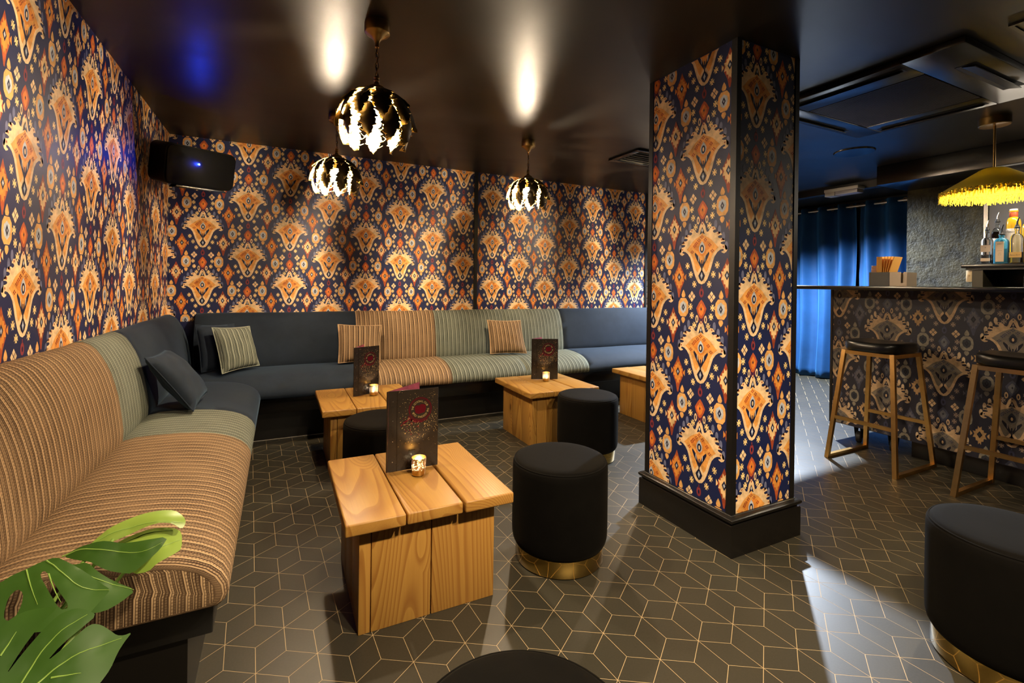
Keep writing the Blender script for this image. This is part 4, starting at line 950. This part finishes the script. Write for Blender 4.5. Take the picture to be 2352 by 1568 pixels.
# ---- napkin caddy on the counter
nc = thing('napkin_caddy', 'black and steel caddy of orange napkins on the bar top', 'caddy', (3.60, 1.67, 1.1165))
cz0 = 1.1168
MB().box(3.545, 3.66, 1.665, 1.782, cz0, cz0+0.092).box(3.551, 3.654, 1.671, 1.776, cz0+0.004, cz0+0.093)
def tray(x0, x1, y0, y1, z0, z1, th=0.004):
    m = MB(); m.box(x0, x1, y0, y1, z0, z0+th); m.box(x0, x0+th, y0, y1, z0+th, z1); m.box(x1-th, x1, y0, y1, z0+th, z1); m.box(x0+th, x1-th, y0, y0+th, z0+th, z1); m.box(x0+th, x1-th, y1-th, y1, z0+th, z1); return m
tray(3.545, 3.665, 1.668, 1.785, cz0, cz0+0.092).build('napkin_tray', plain('caddy_black', (0.02, 0.018, 0.013), 0.45), nc)
st = plain('caddy_steel', (0.30, 0.24, 0.18), 0.42, 0.5)
MB().prism([(0, 0), (0.094, 0), (0.094, 0.086), (0.090, 0.092), (0.078, 0.092), (0.074, 0.086), (0.074, 0.022), (0.062, 0.022), (0.062, 0.086), (0.058, 0.092), (0, 0.092)], 0.0035, (Vector((3.5485, 1.666, cz0)), (0, -1, 0), (0, 0, 1))).build('straw_front', st, nc)
MB().box(3.549, 3.665, 1.572, 1.5755, cz0, cz0+0.09).box(3.6615, 3.665, 1.5755, 1.666, cz0, cz0+0.09).box(3.549, 3.6615, 1.5755, 1.666, cz0, cz0+0.003).build('straw_tray', st, nc)
nap = plain('orange_napkin', (0.80, 0.40, 0.08), 0.8)
b0 = None
for k in range(11):
    j = max(0, k-6); lean = 0.070*j
    if b0 is None:
        o = MB().box(-0.049, 0.049, -0.0019, 0.0019, 0.0, 0.190).build('napkin', nap); b0 = o
        tag(o, 'folded orange paper napkin standing in the caddy', 'napkin', 'orange napkins in the caddy')
    else: o = b0.copy(); COL.objects.link(o)
    o.location = (3.605, 1.7455-k*0.0046, cz0+0.0045+0.0012*j); o.rotation_euler = (lean, 0, 0)
b0 = None; cm = plain('pink_coaster', (0.55, 0.30, 0.20), 0.8)
for k in range(4):
    if b0 is None:
        o = MB().box(-0.045, 0.045, -0.0155, 0.0155, 0.0, 0.0075).build('coaster', cm, bevel=0.001, seg=1); b0 = o
        tag(o, 'folded pink paper napkin in the flat pile at the caddy end', 'napkin', 'flat pile of pink napkins')
    else: o = b0.copy(); COL.objects.link(o)
    o.location = (3.605, 1.7640, cz0+0.105+k*0.0079)
pk = MB().box(3.558, 3.652, 1.750, 1.779, cz0+0.0045, cz0+0.1045).build('coaster_block', cm); tag(pk, 'upright block of pink napkins under the flat pile in the caddy', 'napkin')

# ---- back bar unit with bottles
su = thing('back_bar_unit', 'black back bar shelf unit carrying bottles against the plaster wall', 'shelf', (4.75, 0.6, 0))
MB().box(4.57, 4.945, -1.4, 1.69, 1.262, 1.290).build('top_shelf', M['black_gloss'], su, bevel=0.004)
MB().box(4.585, 4.945, -1.4, 1.665, 1.248, 1.2618).build('edge_rail', M['black_paint'], su)
MB().box(4.60, 4.945, 1.575, 1.635, 0.0, 1.2478).build('side_panel', plain('unit_brown', (0.05, 0.042, 0.026), 0.4), su)
MB().box(4.62, 4.93, -1.4, 1.574, 0.55, 0.58).build('lower_shelf', M['black_paint'], su)
MB().box(4.62, 4.93, -1.4, 1.574, 1.088, 1.105).build('lower_shelf', M['black_paint'], su)
MB().box(4.925, 4.945, -1.4, 1.574, 0.0, 1.2478).build('back_panel', M['black_paint'], su)
MB().box(4.60, 4.92, -1.4, -1.34, 0.0, 1.2478).build('side_panel', M['black_paint'], su)
sw_ = thing('switch_box', 'small cream switch box on the end of the back bar unit', 'switch', (4.64, 1.65, 1.2))
MB().box(4.605, 4.635, 1.6365, 1.672, 1.160, 1.246).build('box', plain('cream_plastic', (0.72, 0.55, 0.33), 0.4), sw_, bevel=0.003)
MB().box(4.595, 4.6045, 1.649, 1.660, 1.202, 1.214).build('knob', bpy.data.materials['cream_plastic'], sw_)
tu = thing('tumbler', 'patterned glass tumbler inside the back bar unit', 'glass', (4.70, 1.30, 1.105))
M['glass'] = plain('clear_glass', (0.9, 0.93, 0.92), 0.04, Transmission_Weight=1.0, IOR=1.45)
MB().lathe([(0.0, 0.0), (0.036, 0.0), (0.040, 0.02), (0.043, 0.105), (0.040, 0.105), (0.036, 0.02), (0.0, 0.012)], 20, (4.68, 1.335, 1.1055)).build('cut_glass', M['glass'], tu, smooth=True)
mp_ = thing('steel_panel', 'grey sheet panel on the wall behind the bottles', 'panel', (4.945, 1.0, 1.6))
MB().box(4.938, 4.9495, -1.2, 1.66, 1.295, 1.96).build('sheet', plain('grey_sheet', (0.11, 0.115, 0.125), 0.35, 0.3), mp_)
PAPER = plain('paper_label', (0.72, 0.55, 0.40), 0.7); CREAM = plain('white_label', (0.80, 0.74, 0.68), 0.7); INK = plain('label_ink', (0.03, 0.03, 0.04), 0.6)
def bottle(label, x, y, w_, d_, hb, hs, hn, rn_, glass, liquid, fill, square=True, pour='black', labels=(), z0=1.2905):
    """body half sizes w_ (along y), d_ (along x); body height hb, shoulder top hs, neck top hn"""
    b = thing('bottle', label, 'bottle', (x, y, z0), 'bottles on the back bar')
    n = 28
    def ringpts(r, z, p, sc=1.0):
        out = []
        for k in range(n):
            a = 2*PI*k/n; c_, s_ = math.cos(a), math.sin(a); e = (abs(c_)**p+abs(s_)**p)**(-1/p)
            if r is None: out.append((x+d_*sc*e*c_, y+w_*sc*e*s_, z0+z))
            else: out.append((x+r*c_*(1), y+r*s_, z0+z))
        return out
    def mix(a, b_, t_): return [tuple(p*(1-t_)+q*t_ for p, q in zip(u, v)) for u, v in zip(a, b_)]
    P_ = 5.0 if square else 2.0
    rings = [ringpts(None, 0, P_, 0.93), ringpts(None, 0.006, P_), ringpts(None, hb, P_)]
    nk = ringpts(rn_, hs, 2)
    for t_ in (0.2, 0.45, 0.7, 0.88):
        q = mix(rings[2], nk, 1-math.cos(t_*PI/2)); zz = hb+(hs-hb)*math.sin(t_*PI/2)*1.0
        rings.append([(u[0], u[1], z0+zz) for u in q])
    rings += [nk, ringpts(rn_*0.95, (hs+hn)/2, 2), ringpts(rn_, hn-0.012, 2), ringpts(rn_*1.18, hn-0.010, 2), ringpts(rn_*1.18, hn, 2)]
    def loft(rings, mb):
        vs = [p for r in rings for p in r]; fs = [tuple(reversed(range(n))), tuple((len(rings)-1)*n+k for k in range(n))]
        for i in range(len(rings)-1):
            for k in range(n): fs.append((i*n+k, i*n+(k+1) % n, (i+1)*n+(k+1) % n, (i+1)*n+k))
        return mb.add(vs, fs)
    loft(rings, MB()).build('glass_body', glass, b, smooth=True, angle=45)
    if liquid:
        lq = [ringpts(None, 0.008, P_, 0.90), ringpts(None, 0.012, P_, 0.95), ringpts(None, min(fill, hb), P_, 0.95)]
        if fill > hb: lq.append([(u[0], u[1], z0+fill) for u in mix(rings[2], nk, 0.55)])
        loft(lq, MB()).build('liquid', liquid, b, smooth=True, angle=45)
    if pour:
        MB().lathe([(0.0, hn), (rn_*1.25, hn), (rn_*1.3, hn+0.008), (rn_*0.9, hn+0.014), (rn_*0.8, hn+0.026), (0.0, hn+0.028)], 14, (x, y, z0)).build('pourer_cork', M['rubber'], b, smooth=True)
        MB().tube([(x, y, z0+hn+0.02), (x, y, z0+hn+0.045), (x-0.004, y-0.010, z0+hn+0.075)], [0.006, 0.005, 0.0035], 8).build('pourer_spout', M['chrome'] if pour == 'steel' else M['rubber'], b, smooth=True)
    for za, zb, wf, mt, lines in labels:
        xf = x-d_-0.0012
        if not square: pts = [(-w_*math.sin(q), w_*(1-math.cos(q))) for q in [(-1+k/4)*1.1 for k in range(9)]]
        else: pts = [(-w_*wf, 0), (w_*wf, 0)]
        m = MB()
        for k in range(len(pts)-1):
            (ya, xa), (yb, xb) = pts[k], pts[k+1]
            m.add([(xf+xa, y-ya, z0+za), (xf+xb, y-yb, z0+za), (xf+xb, y-yb, z0+zb), (xf+xa, y-ya, z0+zb),
                   (xf+xa+0.0009, y-ya, z0+za), (xf+xb+0.0009, y-yb, z0+za), (xf+xb+0.0009, y-yb, z0+zb), (xf+xa+0.0009, y-ya, z0+zb)], [(0, 1, 2, 3), (7, 6, 5, 4), (0, 3, 7, 4), (1, 5, 6, 2), (3, 2, 6, 7), (0, 4, 5, 1)])
        m.build('paper_label', mt, b)
        if lines:
            m = MB()
            for txt, zz, size in lines:
                wd = len(txt)*size*0.62
                for k, ch in enumerate(txt): add_glyph(m, ch, size, (Vector((xf-0.0004, y, z0)), Vector((0, -1, 0)), Vector((0, 0, 1))), (-wd/2+(k+0.5)*size*0.62, zz), 0, 0.0)
            if m.v: m.build('label_print', INK, b)
    return b
gb = plain('blue_glass', (0.12, 0.55, 0.85), 0.05, Transmission_Weight=0.75); lb_ = plain('blue_liquid', (0.01, 0.22, 0.55), 0.1, Transmission_Weight=0.3)
amber = plain('yellow_liquid', (0.95, 0.55, 0.03), 0.12, Transmission_Weight=0.35); redl = plain('dark_red_liquid', (0.06, 0.004, 0.006), 0.1); wht = plain('pale_spirit', (0.75, 0.76, 0.75), 0.1, Transmission_Weight=0.6); gld = plain('amber_liquid', (0.75, 0.25, 0.02), 0.12, Transmission_Weight=0.3)
GOLDL = plain('gold_label', (0.62, 0.38, 0.12), 0.5)
bottle('clear square bottle with a salmon label leftmost on the back bar', 4.665, 1.576, 0.030, 0.026, 0.165, 0.195, 0.248, 0.011, M['glass'], wht, 0.07, True, 'steel', ((0.090, 0.140, 0.92, PAPER, (('V', 0.118, 0.012),)), (0.022, 0.045, 0.88, PAPER, ())))
bottle('square pale blue bottle with a tall cream label in the front row', 4.635, 1.489, 0.0375, 0.030, 0.145, 0.185, 0.205, 0.013, gb, lb_, 0.105, True, 'black', ((0.014, 0.158, 0.58, PAPER, (('BOMBAY', 0.138, 0.0068), ('SAPPHIRE', 0.090, 0.0052), ('LONDON', 0.074, 0.0042), ('DRY GIN', 0.062, 0.0042))),))
bottle('round bottle of dark red spirit standing behind the clear bottle', 4.80, 1.566, 0.033, 0.033, 0.215, 0.275, 0.315, 0.012, M['glass'], redl, 0.245, False, 'steel', ((0.08, 0.195, 1, CREAM, ()),))
bottle('tall bottle of yellow liquid with a white label standing behind', 4.82, 1.486, 0.040, 0.040, 0.290, 0.345, 0.395, 0.021, amber, amber, 0.29, False, None, ((0.06, 0.262, 1, CREAM, (('MONIN', 0.232, 0.016),)),))
for o in bpy.data.objects:
    if o.type == 'EMPTY' and o.get('label', '').startswith('tall bottle of yellow'):
        MB().lathe([(0.0215, 0.350), (0.0235, 0.358), (0.0228, 0.388), (0.0215, 0.39)], 18, (4.82, 1.486, 1.2905)).build('neck_label', plain('red_label', (0.55, 0.10, 0.03), 0.5), o, smooth=True)
        MB().lathe([(0.0, 0.395), (0.022, 0.395), (0.022, 0.407), (0.0, 0.408)], 18, (4.82, 1.486, 1.2905)).build('cap', CREAM, o, smooth=True)
bottle('clear square bottle with a wide gold label right of the blue bottle', 4.655, 1.416, 0.0325, 0.028, 0.165, 0.21, 0.248, 0.012, M['glass'], wht, 0.08, True, 'black', ((0.042, 0.080, 0.98, GOLDL, (('Amador', 0.055, 0.0145),)),))
bottle('round bottle of bright yellow liqueur at the right edge of the shelf', 4.755, 1.388, 0.033, 0.033, 0.255, 0.29, 0.318, 0.015, amber, amber, 0.255, False, 'black', ())
bottle('amber spirit bottle cut by the right edge of the photo', 4.63, 1.345, 0.024, 0.024, 0.14, 0.18, 0.23, 0.011, gld, gld, 0.12, False, 'black', ())
bl_ = bpy.data.lights.new('back_bar_strip', 'AREA'); bl_.energy = 16; bl_.color = (1.0, 0.86, 0.68); bl_.shape = 'RECTANGLE'; bl_.size = 0.04; bl_.size_y = 1.6
o = bpy.data.objects.new('back_bar_strip', bl_); COL.objects.link(o); o.location = (4.62, 0.75, 1.94); o.rotation_euler = (0, 0.25, 0)

# ---- fringed lamp over the bar
fl = thing('fringed_lamp', 'wide yellow fabric lamp with a deep fringe hanging over the bar', 'lamp', (3.80, 1.26, CZ), None)
LX, LY = 3.80, 1.258
MB().lathe([(0.0, -0.045), (0.068, -0.045), (0.072, -0.041), (0.072, 0.0), (0.0, 0.0)], 36, (LX, LY, CZ)).build('ceiling_canopy', M['brass_dull'], fl, smooth=True)
MB().tube([(LX, LY, CZ-0.04), (LX, LY, 1.79)], 0.0065, 10).build('rod', M['brass_dull'], fl, smooth=True)
def cloth(name, col, glow=0.55):
    t = NT(name); tl = t.n('ShaderNodeBsdfTranslucent'); tl.inputs[0].default_value = (*col, 1); ms = t.n('ShaderNodeMixShader', i_0=glow)
    t.set(Base_Color=col, Roughness=0.85); t.l(t.b.outputs[0], ms.inputs[1]); t.l(tl.outputs[0], ms.inputs[2]); t.l(ms.outputs[0], t.out.inputs[0]); return t.m
M['mustard'] = cloth('mustard_cloth', (0.42, 0.33, 0.03), 0.16); M['fringe'] = cloth('yellow_fringe', (0.92, 0.70, 0.06), 0.6)
MB().lathe([(0.02, 1.824), (0.050, 1.823), (0.062, 1.817), (0.11, 1.785), (0.16, 1.752), (0.21, 1.719), (0.229, 1.705), (0.235, 1.694), (0.231, 1.693), (0.225, 1.703), (0.207, 1.715), (0.157, 1.748), (0.107, 1.781), (0.060, 1.812), (0.048, 1.818), (0.02, 1.819)], 48, (LX, LY, 0), closed=True).build('shade', M['mustard'], fl, smooth=True, angle=60)
m = MB(); rn = random.Random(11)
for k in range(430):
    a = 2*PI*k/430+rn.uniform(-0.006, 0.006); r = 0.235+rn.uniform(-0.004, 0.007); l_ = rn.uniform(0.042, 0.062); w_ = 0.0042
    c_, s_ = math.cos(a), math.sin(a); pts = []
    for q in range(4):
        z = 1.697-l_*q/3; rr = r+0.005*math.sin(q*2.2+k)+0.003*q/3; tw = a+0.006*math.sin(q*1.7+k*0.7)
        ww = w_*(1-0.5*q/3); pts += [(LX+rr*math.cos(tw)-ww*s_, LY+rr*math.sin(tw)+ww*c_, z), (LX+rr*math.cos(tw)+ww*s_, LY+rr*math.sin(tw)-ww*c_, z)]
    m.add(pts, [(2*q, 2*q+2, 2*q+3, 2*q+1) for q in range(3)])
tag(m.build('fringe', M['fringe'], fl, label='bright yellow tassel fringe'), kind='stuff')
m = MB()
for k in range(240):
    a = 2*PI*k/120+0.02*math.sin(k); z = (1.690 if k < 120 else 1.677)+0.004*math.sin(k*2.1); r = 0.240+0.003*math.sin(k*1.3)
    m.lathe([(0.0, -0.008), (0.006, -0.004), (0.007, 0.002), (0.0, 0.008)], 5, (LX+r*math.cos(a), LY+r*math.sin(a), z))
tag(m.build('braid_trim', M['mustard'], fl), kind='stuff')
M['lamp_bulb'] = emit('warm_bulb_glow', (1.0, 0.84, 0.60), 480.0)
MB().lathe([(0.0, 1.705), (0.014, 1.709), (0.021, 1.722), (0.019, 1.736), (0.013, 1.748), (0.013, 1.76), (0.0, 1.76)], 16, (LX, LY, 0)).build('bulb', M['lamp_bulb'], fl, smooth=True)
MB().lathe([(0.0, 1.757), (0.016, 1.757), (0.016, 1.80), (0.0, 1.80)], 14, (LX, LY, 0)).build('bulb_holder', M['brass_dull'], fl, smooth=True)

# ================================================================== plant at the front end of the left banquette
t = NT('leaf_green'); co = t.coords(); n1 = t.noise(co, 14, 4)
t.set(Base_Color=t.mix(n1, (0.020, 0.066, 0.006), (0.055, 0.135, 0.014)), Roughness=0.5, Specular_IOR_Level=0.35, Subsurface_Weight=0.0)
tl = t.n('ShaderNodeBsdfTranslucent'); tl.inputs[0].default_value = (0.14, 0.30, 0.03, 1); ms = t.n('ShaderNodeMixShader', i_0=0.22)
t.l(t.b.outputs[0], ms.inputs[1]); t.l(tl.outputs[0], ms.inputs[2]); t.l(ms.outputs[0], t.out.inputs[0]); M['leaf'] = t.m
t = NT('leaf_pale'); co = t.coords(); n1 = t.noise(co, 10, 3)
t.set(Base_Color=t.mix(n1, (0.16, 0.26, 0.03), (0.30, 0.42, 0.07)), Roughness=0.38); M['leaf_pale'] = t.m
M['vein'] = plain('leaf_vein', (0.22, 0.36, 0.06), 0.4)
plant = thing('potted_plant', 'broad split leaved green plant at the near end of the left banquette', 'plant', (-0.45, 0.62, 0))
def inpoly(p, poly):
    c_ = False; n = len(poly)
    for k in range(n):
        a, b = poly[k-1], poly[k]
        if (a[1] > p[1]) != (b[1] > p[1]) and p[0] < (b[0]-a[0])*(p[1]-a[1])/(b[1]-a[1])+a[0]: c_ = not c_
    return c_
def smooth_poly(poly, it=1):
    for _ in range(it):
        out = []
        for k in range(len(poly)):
            a, b = poly[k], poly[(k+1) % len(poly)]
            out += [(a[0]*.78+b[0]*.22, a[1]*.78+b[1]*.22), (a[0]*.22+b[0]*.78, a[1]*.22+b[1]*.78)]
        poly = out
    return poly
def leaf(L_, mat, curl, seed, fold=0.0):
    out = smooth_poly(L_['out'], 1); holes = [smooth_poly(h, 1) for h in L_['holes']]
    C = Vector(L_['C']); ex, ey = Vector(L_['ex']), Vector(L_['ey']); nr = ex.cross(ey)
    x0, x1 = min(p[0] for p in out), max(p[0] for p in out); y0, y1 = min(p[1] for p in out), max(p[1] for p in out)
    pts = [Vector(p) for p in out]; ed = [(k, (k+1) % len(out)) for k in range(len(out))]
    for h in holes:
        b = len(pts); pts += [Vector(p) for p in h]; ed += [(b+k, b+(k+1) % len(h)) for k in range(len(h))]
    g = max(x1-x0, y1-y0)/26; i = x0
    while i < x1:
        j = y0
        while j < y1:
            if inpoly((i, j), out) and not any(inpoly((i, j), h) for h in holes): pts.append(Vector((i+g*0.2*math.sin(j*900), j)))
            j += g
        i += g
    vs, _, fs, *_r = geometry.delaunay_2d_cdt(pts, ed, [], 0, 1e-5)
    mx, my = (x0+x1)/2, (y0+y1)/2; sx = (x1-x0)/2; sy = (y1-y0)/2
    vlines = L_['veins']
    def hgt(p):
        u, v = (p[0]-mx)/sx, (p[1]-my)/sy
        h = -curl*sx*(0.5*u*u+0.35*v*v)+fold*sx*abs(v)
        dmin = min((math.hypot(p[0]-(a[0]+b[0])/2, p[1]-(a[1]+b[1])/2) for l in vlines for a, b in zip(l, l[1:])), default=1)
        h += 0.0016*math.sin(p[0]*70+seed)+0.0012*math.sin(p[1]*60+seed)+0.0010*math.sin((p[0]*0.8+p[1])*55+seed)
        return h-0.0015*math.exp(-(dmin/0.006)**2)
    mb = MB(); mb.v = [tuple(C+ex*p[0]+ey*p[1]+nr*hgt(p)) for p in vs]
    for f in fs:
        c_ = [sum(vs[k][q] for k in f)/3 for q in (0, 1)]
        if inpoly(c_, out) and not any(inpoly(c_, h) for h in holes):
            a = (vs[f[1]]-vs[f[0]]).cross(vs[f[2]]-vs[f[0]])
            mb.f.append(tuple(f) if a > 0 else tuple(reversed(f))); mb.m.append(0)
    o = mb.build('leaf', mat, plant, smooth=True, angle=180)
    vm = MB()
    for l in vlines:
        pp = []
        for a, b in zip(l, l[1:]):
            for q in range(4): t_ = q/4; pp.append((a[0]*(1-t_)+b[0]*t_, a[1]*(1-t_)+b[1]*t_))
        pp.append(l[-1])
        for _ in range(2): pp = [pp[0]]+[((pp[k-1][0]+2*pp[k][0]+pp[k+1][0])/4, (pp[k-1][1]+2*pp[k][1]+pp[k+1][1])/4) for k in range(1, len(pp)-1)]+[pp[-1]]
        n = len(pp)
        P3 = [C+ex*p[0]+ey*p[1]+nr*(hgt(p)+0.0003) for p in pp]
        vm.tube(P3, [0.0013*(1-0.75*k/(n-1)) for k in range(n)], 6)
    loc = o.location.copy()
    v_ = vm.build('vein', M['vein'], plant, smooth=True); v_.parent = o; v_.location = (0, 0, 0)
    return o, C-ex*sx*0.8-nr*0.006
LV = LEAVES
bases = []
for k, (mat, curl, fold) in enumerate((('leaf', 0.12, 0.0), ('leaf', 0.14, 0.0), ('leaf', 0.10, 0.0), ('leaf', 0.16, 0.02), ('leaf_pale', 0.22, 0.0), ('leaf_pale', 0.18, 0.0))):
    o, b = leaf(LV[k], M[mat], curl, k*1.7, fold); bases.append(b)
for b in bases:
    q = Vector((-0.45+0.02*math.sin(b.x*40), 0.62+0.02*math.cos(b.y*50), 0.30))
    mid = (b+q)/2+Vector((-0.10, 0.02, -0.09))
    P3 = [q*(1-t_)**2+mid*2*t_*(1-t_)+b*t_**2 for t_ in [k/10 for k in range(11)]]
    MB().tube(P3, [0.005-0.002*k/10 for k in range(11)], 8).build('stem', M['vein'], plant, smooth=True)
MB().lathe([(0.0, 0.0), (0.085, 0.0), (0.095, 0.02), (0.115, 0.28), (0.120, 0.31), (0.110, 0.31), (0.105, 0.28), (0.0, 0.275)], 28, (-0.45, 0.62, 0.0)).build('pot', M['black_paint'], plant, smooth=True, angle=40)
MB().lathe([(0.0, 0.277), (0.104, 0.277), (0.104, 0.288), (0.05, 0.296), (0.0, 0.298)], 20, (-0.45, 0.62, 0.0)).build('soil', plain('soil', (0.02, 0.014, 0.01), 0.95, bump=0.5, bscale=80), plant, smooth=True)
